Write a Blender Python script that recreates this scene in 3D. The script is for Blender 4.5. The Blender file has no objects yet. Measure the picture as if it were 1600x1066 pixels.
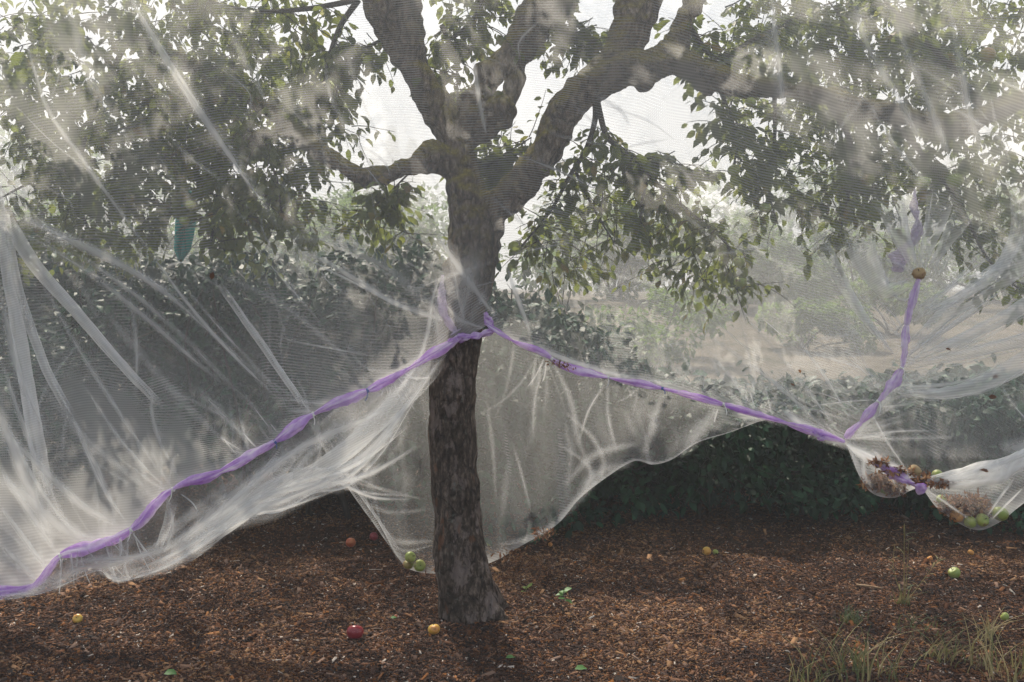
import bpy, math, random
import numpy as np
from mathutils import Vector, Matrix, noise as mnoise

R = random.Random(7)
NR = np.random.default_rng(11)
sc = bpy.context.scene
COL = sc.collection
rad = math.radians

# ------------------------------------------------------------------ camera
FPX, CAMH, PITCH = 1555.0, 1.256, math.atan(83.0 / 1555.0)
cam_d = bpy.data.cameras.new("camera")
cam_d.sensor_width = 36.0
cam_d.lens = 36.0 * FPX / 1600.0
cam_d.clip_start, cam_d.clip_end = 0.05, 1000.0
cam = bpy.data.objects.new("camera", cam_d)
cam.location = (0, 0, CAMH)
cam.rotation_euler = (math.pi / 2 - PITCH, 0, 0)
COL.objects.link(cam)
sc.camera = cam

# ------------------------------------------------------------------ sky, sun, exposure
SUN_EL, SUN_AZ = rad(50), rad(-18)        # azimuth from +Y (away from camera) towards +X
world = bpy.data.worlds.new("World")
sc.world = world
world.use_nodes = True
wn = world.node_tree
wn.nodes.clear()
sky = wn.nodes.new("ShaderNodeTexSky")
sky.sky_type = 'NISHITA'
sky.sun_disc = False
sky.sun_elevation = SUN_EL
sky.sun_rotation = SUN_AZ
sky.air_density, sky.dust_density, sky.ozone_density = 1.0, 4.0, 2.0
hz = wn.nodes.new("ShaderNodeMixRGB")        # smoke-white overcast over the blue
hz.inputs[0].default_value = 0.62
hz.inputs[2].default_value = (2.95, 3.5, 4.2, 1)
bg = wn.nodes.new("ShaderNodeBackground")
bg.inputs[1].default_value = 0.1
wo = wn.nodes.new("ShaderNodeOutputWorld")
wn.links.new(sky.outputs[0], hz.inputs[1])
wn.links.new(hz.outputs[0], bg.inputs[0])
wn.links.new(bg.outputs[0], wo.inputs[0])

sun_d = bpy.data.lights.new("sun", 'SUN')
sun_d.energy = 5.0
sun_d.angle = rad(1.1)
sun_d.color = (1.0, 0.90, 0.76)
sun = bpy.data.objects.new("sun", sun_d)
sdir = Vector((math.sin(SUN_AZ) * math.cos(SUN_EL), math.cos(SUN_AZ) * math.cos(SUN_EL), math.sin(SUN_EL)))
sun.rotation_euler = sdir.to_track_quat('Z', 'Y').to_euler()
sun.location = (0, 0, 20)
COL.objects.link(sun)

sc.view_settings.view_transform = 'Standard'
sc.view_settings.look = 'None'
sc.view_settings.exposure = 1.30
sc.view_settings.gamma = 1.0
sc.render.engine = 'CYCLES'
sc.cycles.transparent_max_bounces = 40
sc.cycles.max_bounces = 8
sc.cycles.diffuse_bounces = 4
sc.cycles.transmission_bounces = 4
sc.cycles.volume_bounces = 1
sc.cycles.use_denoising = True

# ------------------------------------------------------------------ helpers
CP, SP = math.cos(PITCH), math.sin(PITCH)


def P(px, py, d):
    """world point at distance y=d that stands at photo pixel (px,py)"""
    cx, cy = (px - 800.0) / FPX, (533.0 - py) / FPX
    dy, dz = CP + cy * SP, -SP + cy * CP
    t = d / dy
    return Vector((cx * t, d, CAMH + dz * t))


def PA(px, py, d):
    cx, cy = (px - 800.0) / FPX, (533.0 - py) / FPX
    dy, dz = CP + cy * SP, -SP + cy * CP
    t = d / dy
    return np.stack([cx * t, d + 0 * t, CAMH + dz * t], -1)


def proj(p):
    """world (n,3) -> pixel px,py"""
    x, y, z = p[..., 0], p[..., 1], p[..., 2] - CAMH
    f = y * CP - z * SP
    u = y * SP + z * CP
    return 800 + FPX * x / f, 533 - FPX * u / f


def ground_d(py):
    cy = (533.0 - py) / FPX
    return CAMH * (CP + cy * SP) / (SP - cy * CP)


def tag(o, label=None, cat=None, group=None, kind=None):
    if label: o['label'] = label
    if cat: o['category'] = cat
    if group: o['group'] = group
    if kind: o['kind'] = kind
    return o


def link(name, me, mat=None, parent=None, smooth=True):
    o = bpy.data.objects.new(name, me)
    COL.objects.link(o)
    if mat: me.materials.append(mat)
    if parent: o.parent = parent
    if smooth and len(me.polygons):
        me.polygons.foreach_set('use_smooth', np.ones(len(me.polygons), bool))
    return o


def empty(name, loc=(0, 0, 0)):
    o = bpy.data.objects.new(name, None)
    o.location = loc
    o.empty_display_size = 0.1
    COL.objects.link(o)
    return o


def np_mesh(name, v, quads=None, tris=None, attrs=None):
    """fast mesh from numpy arrays"""
    v = np.asarray(v, np.float32).reshape(-1, 3)
    nq = 0 if quads is None else len(quads)
    nt = 0 if tris is None else len(tris)
    me = bpy.data.meshes.new(name)
    me.vertices.add(len(v))
    me.vertices.foreach_set('co', v.ravel())
    li = []
    if nq: li.append(np.asarray(quads, np.int32).ravel())
    if nt: li.append(np.asarray(tris, np.int32).ravel())
    li = np.concatenate(li)
    me.loops.add(len(li))
    me.loops.foreach_set('vertex_index', li)
    me.polygons.add(nq + nt)
    starts = np.concatenate([np.arange(nq) * 4, nq * 4 + np.arange(nt) * 3]).astype(np.int32)
    me.polygons.foreach_set('loop_start', starts)
    me.update(calc_edges=True)
    for k, a in (attrs or {}).items():
        at = me.attributes.new(k, 'FLOAT', 'POINT')
        at.data.foreach_set('value', np.asarray(a, np.float32).ravel())
    me.validate()
    return me


class MB:
    """collects numpy pieces into one mesh"""
    def __init__(s): s.v, s.q, s.t, s.a, s.n = [], [], [], {}, 0
    def add(s, v, q=None, t=None, **at):
        v = np.asarray(v, np.float32).reshape(-1, 3)
        s.v.append(v)
        if q is not None and len(q): s.q.append(np.asarray(q, np.int32).reshape(-1, 4) + s.n)
        if t is not None and len(t): s.t.append(np.asarray(t, np.int32).reshape(-1, 3) + s.n)
        for k, a in at.items():
            s.a.setdefault(k, []).append(np.broadcast_to(np.asarray(a, np.float32), (len(v),)))
        s.n += len(v)
    def mesh(s, name):
        return np_mesh(name, np.concatenate(s.v), np.concatenate(s.q) if s.q else None,
                       np.concatenate(s.t) if s.t else None, {k: np.concatenate(a) for k, a in s.a.items()})


def catmull(pts, n):
    """resample a polyline of k-vectors to n points, smooth and even"""
    p = np.asarray(pts, float)
    if len(p) == 2:
        return p[0] + (p[1] - p[0]) * np.linspace(0, 1, n)[:, None]
    e = np.vstack([2 * p[0] - p[1], p, 2 * p[-1] - p[-2]])
    out = []
    for i in range(len(p) - 1):
        a, b, c, d = e[i], e[i + 1], e[i + 2], e[i + 3]
        t = np.linspace(0, 1, 24, endpoint=False)[:, None]
        out.append(0.5 * (2 * b + (c - a) * t + (2 * a - 5 * b + 4 * c - d) * t * t + (3 * b - a - 3 * c + d) * t ** 3))
    out.append(p[-1:])
    o = np.vstack(out)
    s = np.r_[0, np.cumsum(np.linalg.norm(np.diff(o, axis=0), axis=1))]
    u = np.linspace(0, s[-1], n)
    return np.stack([np.interp(u, s, o[:, k]) for k in range(o.shape[1])], -1)


def tube(mb, pts, rads, sides=8, caps=True, lump=None, **at):
    pts = np.asarray(pts, float)
    n = len(pts)
    rads = np.broadcast_to(np.asarray(rads, float), (n,))
    tan = np.gradient(pts, axis=0)
    tan /= np.linalg.norm(tan, axis=1)[:, None] + 1e-9
    ref = np.array([0.31, 0.9, 0.2]) if abs(tan[0] @ np.array([0.31, 0.9, 0.2])) < 0.85 else np.array([0.9, 0.1, 0.3])
    N = np.zeros_like(pts)
    nn = ref - tan[0] * (ref @ tan[0])
    for i in range(n):
        nn = nn - tan[i] * (nn @ tan[i])
        nn /= np.linalg.norm(nn) + 1e-9
        N[i] = nn
    B = np.cross(tan, N)
    th = np.linspace(0, 2 * math.pi, sides, endpoint=False)
    r = rads[:, None] * np.ones(sides)[None]
    if lump is not None: r = r * lump(np.arange(n)[:, None] + 0 * r, th[None] + 0 * r)
    ring = pts[:, None] + r[..., None] * (np.cos(th)[None, :, None] * N[:, None] + np.sin(th)[None, :, None] * B[:, None])
    i = np.arange(n - 1)[:, None] * sides
    j = np.arange(sides)[None]
    j2 = (j + 1) % sides
    q = np.stack([i + j, i + j2, i + sides + j2, i + sides + j], -1).reshape(-1, 4)
    v = ring.reshape(-1, 3)
    t = None
    if caps:
        v = np.vstack([v, pts[0], pts[-1]])
        a, b = n * sides, n * sides + 1
        t = [(a, (k + 1) % sides, k) for k in range(sides)] + \
            [(b, (n - 1) * sides + k, (n - 1) * sides + (k + 1) % sides) for k in range(sides)]
    mb.add(v, q, t, **at)


# smooth value noise on arrays (for warps and wrinkles)
class VN:
    def __init__(s, seed): s.g = np.random.default_rng(seed).random((64, 64))
    def __call__(s, x, y):
        xi, yi = np.floor(x).astype(int), np.floor(y).astype(int)
        fx, fy = x - xi, y - yi
        fx, fy = fx * fx * (3 - 2 * fx), fy * fy * (3 - 2 * fy)
        g = lambda a, b: s.g[a % 64, b % 64]
        return (g(xi, yi) * (1 - fx) + g(xi + 1, yi) * fx) * (1 - fy) + (g(xi, yi + 1) * (1 - fx) + g(xi + 1, yi + 1) * fx) * fy - 0.5


# ------------------------------------------------------------------ materials
class NT:
    def __init__(s, name):
        s.m = bpy.data.materials.new(name)
        s.m.use_nodes = True
        s.t = s.m.node_tree
        s.t.nodes.clear()
        s.out = s.t.nodes.new("ShaderNodeOutputMaterial")
    def n(s, typ, **kw):
        nd = s.t.nodes.new("ShaderNode" + typ)
        for k, v in kw.items():
            if k.startswith('i_'):
                nd.inputs[k[2:].replace('_', ' ')].default_value = v
            elif k[0] == 'i' and k[1:].isdigit():
                nd.inputs[int(k[1:])].default_value = v
            else: setattr(nd, k, v)
        return nd
    def l(s, a, b): s.t.links.new(a, b); return s
    def math(s, op, a, b=None, clamp=False):
        nd = s.n("Math", operation=op, use_clamp=clamp)
        for i, x in enumerate((a, b)):
            if x is None: continue
            if isinstance(x, (int, float)): nd.inputs[i].default_value = x
            else: s.l(x, nd.inputs[i])
        return nd.outputs[0]
    def ramp(s, fac, stops, interp='LINEAR'):
        nd = s.n("ValToRGB")
        nd.color_ramp.interpolation = interp
        el = nd.color_ramp.elements
        while len(el) < len(stops): el.new(0.5)
        for e, (p, c) in zip(el, stops):
            e.position = p
            e.color = (*c, 1) if len(c) == 3 else c
        s.l(fac, nd.inputs[0])
        return nd.outputs[0]
    def mix(s, f, a, b, blend='MIX'):
        nd = s.n("MixRGB", blend_type=blend)
        for i, x in enumerate((f, a, b)):
            if isinstance(x, (int, float)): nd.inputs[i].default_value = x
            elif isinstance(x, tuple): nd.inputs[i].default_value = (*x, 1)
            else: s.l(x, nd.inputs[i])
        return nd.outputs[0]
    def attr(s, name):
        return s.n("Attribute", attribute_name=name).outputs['Fac']
    def coord(s, kind='Object', scale=(1, 1, 1)):
        c = s.n("TexCoord")
        mp = s.n("Mapping")
        mp.inputs['Scale'].default_value = scale
        s.l(c.outputs[kind], mp.inputs[0])
        return mp.outputs[0]
    def noise(s, vec, scale, detail=4, rough=0.55):
        nd = s.n("TexNoise")
        nd.inputs['Scale'].default_value = scale
        nd.inputs['Detail'].default_value = detail
        nd.inputs['Roughness'].default_value = rough
        s.l(vec, nd.inputs['Vector'])
        return nd.outputs['Fac']
    def surf(s, sh): s.l(sh, s.out.inputs[0]); return s.m
    def bump(s, h, strength, dist=0.01):
        b = s.n("Bump")
        b.inputs['Strength'].default_value = strength
        b.inputs['Distance'].default_value = dist
        s.l(h, b.inputs['Height'])
        return b.outputs[0]


def mat_leaf(name, stops, trans=0.35, rough=0.5, tcol=(0.16, 0.24, 0.03), spec=0.35):
    k = NT(name)
    c = k.ramp(k.attr('var'), stops)
    nz = k.noise(k.coord('Object'), 60, 2)
    c = k.mix(0.35, c, k.ramp(nz, [(0.3, (0.35, 0.35, 0.3)), (0.7, (1, 1, 1))]), 'MULTIPLY')
    p = k.n("BsdfPrincipled", i_Roughness=rough)
    p.inputs['Specular IOR Level'].default_value = spec
    k.l(c, p.inputs['Base Color'])
    t = k.n("BsdfTranslucent")
    tc = k.mix(0.6, c, tcol)
    k.l(tc, t.inputs[0])
    mx = k.n("MixShader", i0=trans)
    k.l(p.outputs[0], mx.inputs[1]).l(t.outputs[0], mx.inputs[2])
    return k.surf(mx.outputs[0])


M = {}
M['leaf'] = mat_leaf('apple_leaf', [(0.0, (0.050, 0.070, 0.020)), (0.45, (0.095, 0.120, 0.034)), (0.80, (0.145, 0.170, 0.046)),
                                    (0.93, (0.13, 0.13, 0.03)), (0.97, (0.26, 0.15, 0.03)), (1.0, (0.16, 0.08, 0.03))], 0.52, tcol=(0.34, 0.40, 0.07))
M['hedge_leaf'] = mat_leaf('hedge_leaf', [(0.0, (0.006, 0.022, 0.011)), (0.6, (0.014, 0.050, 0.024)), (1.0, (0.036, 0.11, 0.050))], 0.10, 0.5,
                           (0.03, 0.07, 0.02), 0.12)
M['shrub_leaf'] = mat_leaf('shrub_leaf', [(0.0, (0.035, 0.065, 0.02)), (0.6, (0.06, 0.11, 0.025)), (1.0, (0.12, 0.17, 0.04))], 0.45, 0.6,
                           (0.20, 0.32, 0.05))
M['conifer'] = mat_leaf('conifer_needle', [(0.0, (0.02, 0.04, 0.03)), (1.0, (0.04, 0.07, 0.05))], 0.15, 0.7, (0.04, 0.08, 0.03))
M['dead'] = mat_leaf('dead_leaf', [(0.0, (0.08, 0.032, 0.016)), (0.5, (0.22, 0.095, 0.042)), (0.85, (0.40, 0.19, 0.085)), (1.0, (0.55, 0.36, 0.18))], 0.18, 0.7,
                     (0.25, 0.10, 0.03))
M['grass'] = mat_leaf('grass_blade', [(0.0, (0.03, 0.06, 0.02)), (0.35, (0.07, 0.10, 0.03)), (0.6, (0.24, 0.20, 0.08)), (1.0, (0.42, 0.33, 0.16))], 0.3, 0.6,
                      (0.25, 0.24, 0.08))


def mat_bark(name, twig=False):
    k = NT(name)
    co = k.coord('Object', (1, 1, 0.42))
    big = k.noise(k.coord('Object', (1, 1, 0.7)), 9, 5, 0.6)
    fine = k.noise(co, 70, 8, 0.72)
    vor = k.n("TexVoronoi", feature='DISTANCE_TO_EDGE')
    vor.inputs['Scale'].default_value = 26
    wp = k.n("MixRGB", blend_type='ADD')
    wp.inputs[0].default_value = 0.06
    k.l(co, wp.inputs[1])
    nzc = k.n("TexNoise")
    nzc.inputs['Scale'].default_value = 14
    k.l(co, nzc.inputs['Vector'])
    k.l(nzc.outputs['Color'], wp.inputs[2])
    k.l(wp.outputs[0], vor.inputs['Vector'])
    crack = k.ramp(vor.outputs['Distance'], [(0.0, (0, 0, 0)), (0.07, (0.55, 0.55, 0.55)), (0.22, (1, 1, 1))])
    base = k.ramp(fine, [(0.30, (0.016, 0.011, 0.008)), (0.5, (0.090, 0.066, 0.050)), (0.68, (0.28, 0.215, 0.165))])
    base = k.mix(0.5, base, crack, 'MULTIPLY')
    # plates flaked off: warm pink-grey and pale lichen patches
    flake = k.ramp(k.noise(k.coord('Object', (1, 1, 0.5)), 17, 6, 0.66), [(0.55, (0, 0, 0)), (0.585, (1, 1, 1))])
    base = k.mix(k.math('MULTIPLY', flake, 0.5), base, (0.30, 0.235, 0.205))
    lich = k.ramp(k.noise(k.coord('Object'), 34, 5, 0.7), [(0.60, (0, 0, 0)), (0.68, (1, 1, 1))])
    base = k.mix(k.math('MULTIPLY', lich, 0.5), base, (0.20, 0.22, 0.18))
    orange = k.ramp(k.noise(k.coord('Object', (1, 1, 0.4)), 21, 2, 0.5), [(0.66, (0, 0, 0)), (0.71, (1, 1, 1))])
    base = k.mix(k.math('MULTIPLY', orange, 0.6), base, (0.20, 0.085, 0.04))
    # limbs are paler than the old trunk plates
    dirt = k.ramp(k.noise(k.coord('Object', (1, 1, 0.4)), 8, 4, 0.6), [(0.38, (0.35, 0.33, 0.30)), (0.58, (1, 1, 1))])
    base = k.mix(0.5, base, dirt, 'MULTIPLY')
    g = k.n("NewGeometry")
    sp = k.n("SeparateXYZ")
    k.l(g.outputs['Position'], sp.inputs[0])
    hi = k.n("MapRange", i1=1.1, i2=1.7)
    k.l(sp.outputs['Z'], hi.inputs[0])
    limb = k.ramp(fine, [(0.33, (0.050, 0.036, 0.024)), (0.5, (0.19, 0.145, 0.105)), (0.66, (0.46, 0.36, 0.27))])
    limb = k.mix(0.6, limb, crack, 'MULTIPLY')
    base = k.mix(k.math('MULTIPLY', hi.outputs[0], 0.7), base, limb)
    # moss on the upper sides of the limbs
    sn = k.n("SeparateXYZ")
    k.l(g.outputs['Normal'], sn.inputs[0])
    up = k.n("MapRange", i1=-0.05, i2=0.55)
    k.l(sn.outputs['Z'], up.inputs[0])
    mz = k.ramp(k.noise(k.coord('Object'), 13, 5, 0.7), [(0.36, (0, 0, 0)), (0.52, (1, 1, 1))])
    ms = k.math('MULTIPLY', k.math('MULTIPLY', up.outputs[0], mz), hi.outputs[0])
    mossc = k.ramp(k.noise(k.coord('Object'), 90, 3), [(0.3, (0.10, 0.085, 0.015)), (0.7, (0.32, 0.25, 0.05))])
    base = k.mix(ms, base, mossc)
    h = k.math('ADD', k.math('MULTIPLY', crack, 0.6), k.math('ADD', fine, k.math('MULTIPLY', big, 0.6)))
    p = k.n("BsdfPrincipled", i_Roughness=0.9)
    p.inputs['Specular IOR Level'].default_value = 0.15
    k.l(base, p.inputs['Base Color'])
    k.l(k.bump(h, 1.0, 0.018), p.inputs['Normal'])
    return k.surf(p.outputs[0])


M['bark'] = mat_bark('apple_bark')


def mat_simple(name, c1, c2, scale=30, rough=0.8, bump=0.3, spec=0.2, stretch=(1, 1, 1)):
    k = NT(name)
    nz = k.noise(k.coord('Object', stretch), scale, 5, 0.6)
    p = k.n("BsdfPrincipled", i_Roughness=rough)
    p.inputs['Specular IOR Level'].default_value = spec
    k.l(k.ramp(nz, [(0.3, c1), (0.7, c2)]), p.inputs['Base Color'])
    if bump: k.l(k.bump(nz, bump, 0.01), p.inputs['Normal'])
    return k.surf(p.outputs[0])


M['twig'] = mat_simple('twig_bark', (0.035, 0.027, 0.02), (0.10, 0.08, 0.06), 60, 0.85, 0.4)
M['stemwood'] = mat_simple('hedge_stem_bark', (0.02, 0.016, 0.012), (0.06, 0.045, 0.033), 30, 0.9, 0.5, 0.2, (1, 1, 0.2))
M['farbark'] = mat_simple('far_bark', (0.03, 0.025, 0.02), (0.08, 0.065, 0.05), 10, 0.9, 0.3)


def mat_net(name, tint=(0.84, 0.84, 0.83), a_lo=0.205, a_hi=0.275):
    """woven insect net: see-through between threads, threads crowd where the cloth turns edge-on or is gathered"""
    k = NT(name)
    thr = k.math('MULTIPLY', k.attr('thr'), 2 * math.pi)
    ln = k.math('POWER', k.math('ADD', k.math('MULTIPLY', k.math('SINE', thr), 0.5), 0.5), 1.6)
    wp = k.math('MULTIPLY', k.attr('weft'), 2 * math.pi)
    ln2 = k.math('ADD', k.math('MULTIPLY', k.math('SINE', wp), 0.5), 0.5)
    ln = k.math('ADD', k.math('MULTIPLY', ln, 0.92), k.math('MULTIPLY', ln2, 0.08))
    a0 = k.math('ADD', k.math('MULTIPLY', ln, a_hi - a_lo), a_lo)
    g = k.n("NewGeometry")
    dt = k.n("VectorMath", operation='DOT_PRODUCT')
    k.l(g.outputs['Normal'], dt.inputs[0]).l(g.outputs['Incoming'], dt.inputs[1])
    cs = k.math('MAXIMUM', k.math('ABSOLUTE', dt.outputs['Value']), 0.22)
    lay = k.math('DIVIDE', k.attr('dens'), cs)
    tr = k.math('POWER', k.math('SUBTRACT', 1.0, a0), lay)
    al = k.math('SUBTRACT', 1.0, tr, True)
    d = k.n("BsdfDiffuse")
    d.inputs[0].default_value = (*tint, 1)
    t = k.n("BsdfTranslucent")
    t.inputs[0].default_value = (*tint, 1)
    mx = k.n("MixShader", i0=0.58)
    k.l(d.outputs[0], mx.inputs[1]).l(t.outputs[0], mx.inputs[2])
    tp = k.n("BsdfTransparent")
    m2 = k.n("MixShader")
    k.l(al, m2.inputs[0]).l(tp.outputs[0], m2.inputs[1]).l(mx.outputs[0], m2.inputs[2])
    return k.surf(m2.outputs[0])


M['net'] = mat_net('insect_net')


def mat_cloth(name, stops, trans=0.4, alpha=1.0, streak=False):
    k = NT(name)
    nz = k.noise(k.coord('Object', (1, 1, 1)), 45, 6, 0.7)
    if streak: nz = k.math('ADD', k.math('MULTIPLY', nz, 0.45), k.math('MULTIPLY', k.attr('stk'), 0.55))  # streaks put shaded creases and pale net-wrapped highlights into the gauze colour
    c = k.ramp(nz, stops)
    d = k.n("BsdfDiffuse")
    t = k.n("BsdfTranslucent")
    k.l(c, d.inputs[0]).l(c, t.inputs[0])
    b = k.bump(k.noise(k.coord('Object'), 160, 4, 0.6), 0.35, 0.004)
    k.l(b, d.inputs['Normal'])
    mx = k.n("MixShader", i0=trans)
    k.l(d.outputs[0], mx.inputs[1]).l(t.outputs[0], mx.inputs[2])
    if alpha >= 1: return k.surf(mx.outputs[0])
    tp = k.n("BsdfTransparent")
    m2 = k.n("MixShader", i0=alpha)
    k.l(tp.outputs[0], m2.inputs[1]).l(mx.outputs[0], m2.inputs[2])
    return k.surf(m2.outputs[0])


M['lilac'] = mat_cloth('lilac_gauze', [(0.25, (0.42, 0.20, 0.62)), (0.48, (0.68, 0.47, 0.80)), (0.70, (0.92, 0.85, 0.93))], 0.5, 0.82, True)
M['lightlilac'] = mat_cloth('light_lilac_gauze', [(0.25, (0.52, 0.34, 0.70)), (0.48, (0.72, 0.56, 0.82)), (0.70, (0.92, 0.86, 0.93))], 0.5, 0.66, True)
M['palelilac'] = mat_cloth('pale_lilac_gauze', [(0.3, (0.62, 0.52, 0.70)), (0.7, (0.78, 0.72, 0.80))], 0.5, 0.75)
M['teal'] = mat_cloth('teal_cloth', [(0.3, (0.03, 0.25, 0.24)), (0.7, (0.06, 0.38, 0.35))], 0.4)
M['bluetie'] = mat_simple('blue_plastic', (0.02, 0.05, 0.22), (0.03, 0.08, 0.30), 20, 0.4, 0, 0.5)
M['whitetie'] = mat_simple('white_cord', (0.6, 0.58, 0.52), (0.75, 0.73, 0.68), 40, 0.7, 0.1)


def mat_apple(name, base, blush, bl=0.5, spots=None, rough=0.35):
    k = NT(name)
    co = k.coord('Object')
    gr = k.n("SeparateXYZ")
    k.l(co, gr.inputs[0])
    nz = k.noise(k.coord('Object', (1, 1, 0.4)), 38, 3, 0.6)
    f = k.math('ADD', k.math('MULTIPLY', gr.outputs['X'], 12.0), k.math('ADD', k.math('MULTIPLY', nz, 1.6), bl - 1.0), True)
    c = k.mix(f, base, blush)
    sp = k.n("TexVoronoi")
    sp.inputs['Scale'].default_value = 160
    k.l(co, sp.inputs['Vector'])
    c = k.mix(k.ramp(sp.outputs['Distance'], [(0.0, (0.5, 0.5, 0.5)), (0.22, (0, 0, 0))]), c, (0.55, 0.52, 0.30))
    if spots:
        s2 = k.ramp(k.noise(co, 40, 4, 0.6), [(0.60, (0, 0, 0)), (0.66, (1, 1, 1))])
        c = k.mix(s2, c, spots)
    p = k.n("BsdfPrincipled", i_Roughness=rough)
    k.l(c, p.inputs['Base Color'])
    p.inputs['Specular IOR Level'].default_value = 0.45
    return k.surf(p.outputs[0])


A = {'green': mat_apple('green_apple_skin', (0.22, 0.28, 0.055), (0.36, 0.34, 0.09), 0.35, (0.17, 0.12, 0.05), 0.45),
     'greenred': mat_apple('blushed_apple_skin', (0.24, 0.28, 0.06), (0.36, 0.12, 0.06), 0.45),
     'yellow': mat_apple('yellow_apple_skin', (0.55, 0.38, 0.06), (0.50, 0.12, 0.03), 0.45, (0.16, 0.07, 0.03)),
     'orange': mat_apple('orange_apple_skin', (0.55, 0.26, 0.05), (0.40, 0.10, 0.03), 0.4, (0.12, 0.05, 0.02)),
     'red': mat_apple('red_apple_skin', (0.17, 0.008, 0.016), (0.26, 0.014, 0.022), 0.5, None, 0.28),
     'redorange': mat_apple('red_streaked_apple_skin', (0.40, 0.16, 0.05), (0.34, 0.03, 0.02), 0.7),
     'tan': mat_apple('shrivelled_apple_skin', (0.33, 0.235, 0.11), (0.28, 0.17, 0.08), 0.5, (0.20, 0.10, 0.04), 0.7)}
# ------------------------------------------------------------------ ground
VNG = VN(5)


def ground_z(x, y):
    return 0.022 * VNG(np.asarray(x) * 1.3, np.asarray(y) * 1.3) + 0.010 * VNG(np.asarray(x) * 5 + 9, np.asarray(y) * 5)


def slope(y):
    return np.clip((np.asarray(y, float) - 8.0) * 0.078, 0, 1.0)


def build_ground():
    xs = np.concatenate([[-320, -150, -60, -25, -12, -7], np.arange(-4.2, 4.21, 0.06), [7, 12, 25, 60, 150, 320]])
    ys = np.concatenate([[-20, -12, -5, 0], np.arange(1.5, 8.0, 0.06), np.arange(8.5, 24, 0.5), [26, 30, 40, 60, 150, 330]])
    X, Y = np.meshgrid(xs, ys, indexing='ij')
    Z = np.where((np.abs(X) < 4.3) & (Y > 1.4) & (Y < 8.01), ground_z(X, Y), 0.0) + slope(Y)
    a = (np.arange(len(xs) - 1)[:, None] * len(ys) + np.arange(len(ys) - 1)[None])
    q = np.stack([a, a + len(ys), a + len(ys) + 1, a + 1], -1).reshape(-1, 4)
    k = NT('mulch_soil')
    co = k.coord('Object')
    chip = k.n("TexVoronoi")
    chip.inputs['Scale'].default_value = 60
    k.l(k.coord('Object', (0.5, 1.3, 1)), chip.inputs['Vector'])
    nz = k.noise(co, 40, 6, 0.65)
    c = k.ramp(nz, [(0.3, (0.022, 0.012, 0.008)), (0.55, (0.07, 0.038, 0.022)), (0.75, (0.14, 0.078, 0.045))])
    c = k.mix(0.5, c, k.ramp(chip.outputs['Color'], [(0.1, (0.25, 0.2, 0.17)), (0.9, (1.3, 1.2, 1.1))]), 'MULTIPLY')
    g = k.n("NewGeometry")
    sp = k.n("SeparateXYZ")
    k.l(g.outputs['Position'], sp.inputs[0])
    far = k.n("MapRange", i1=6.2, i2=7.4)
    k.l(sp.outputs['Y'], far.inputs[0])
    gc = k.ramp(k.noise(co, 2.2, 5, 0.6), [(0.30, (0.050, 0.054, 0.030)), (0.45, (0.105, 0.088, 0.062)), (0.70, (0.17, 0.142, 0.108))])
    c = k.mix(far.outputs[0], c, gc)
    p = k.n("BsdfPrincipled", i_Roughness=0.95)
    p.inputs['Specular IOR Level'].default_value = 0.1
    k.l(c, p.inputs['Base Color'])
    k.l(k.bump(k.math('ADD', nz, chip.outputs['Distance']), 0.8, 0.02), p.inputs['Normal'])
    m = k.surf(p.outputs[0])
    o = link('ground', np_mesh('ground', np.stack([X, Y, Z], -1), q), m)
    tag(o, kind='structure')


build_ground()


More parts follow.
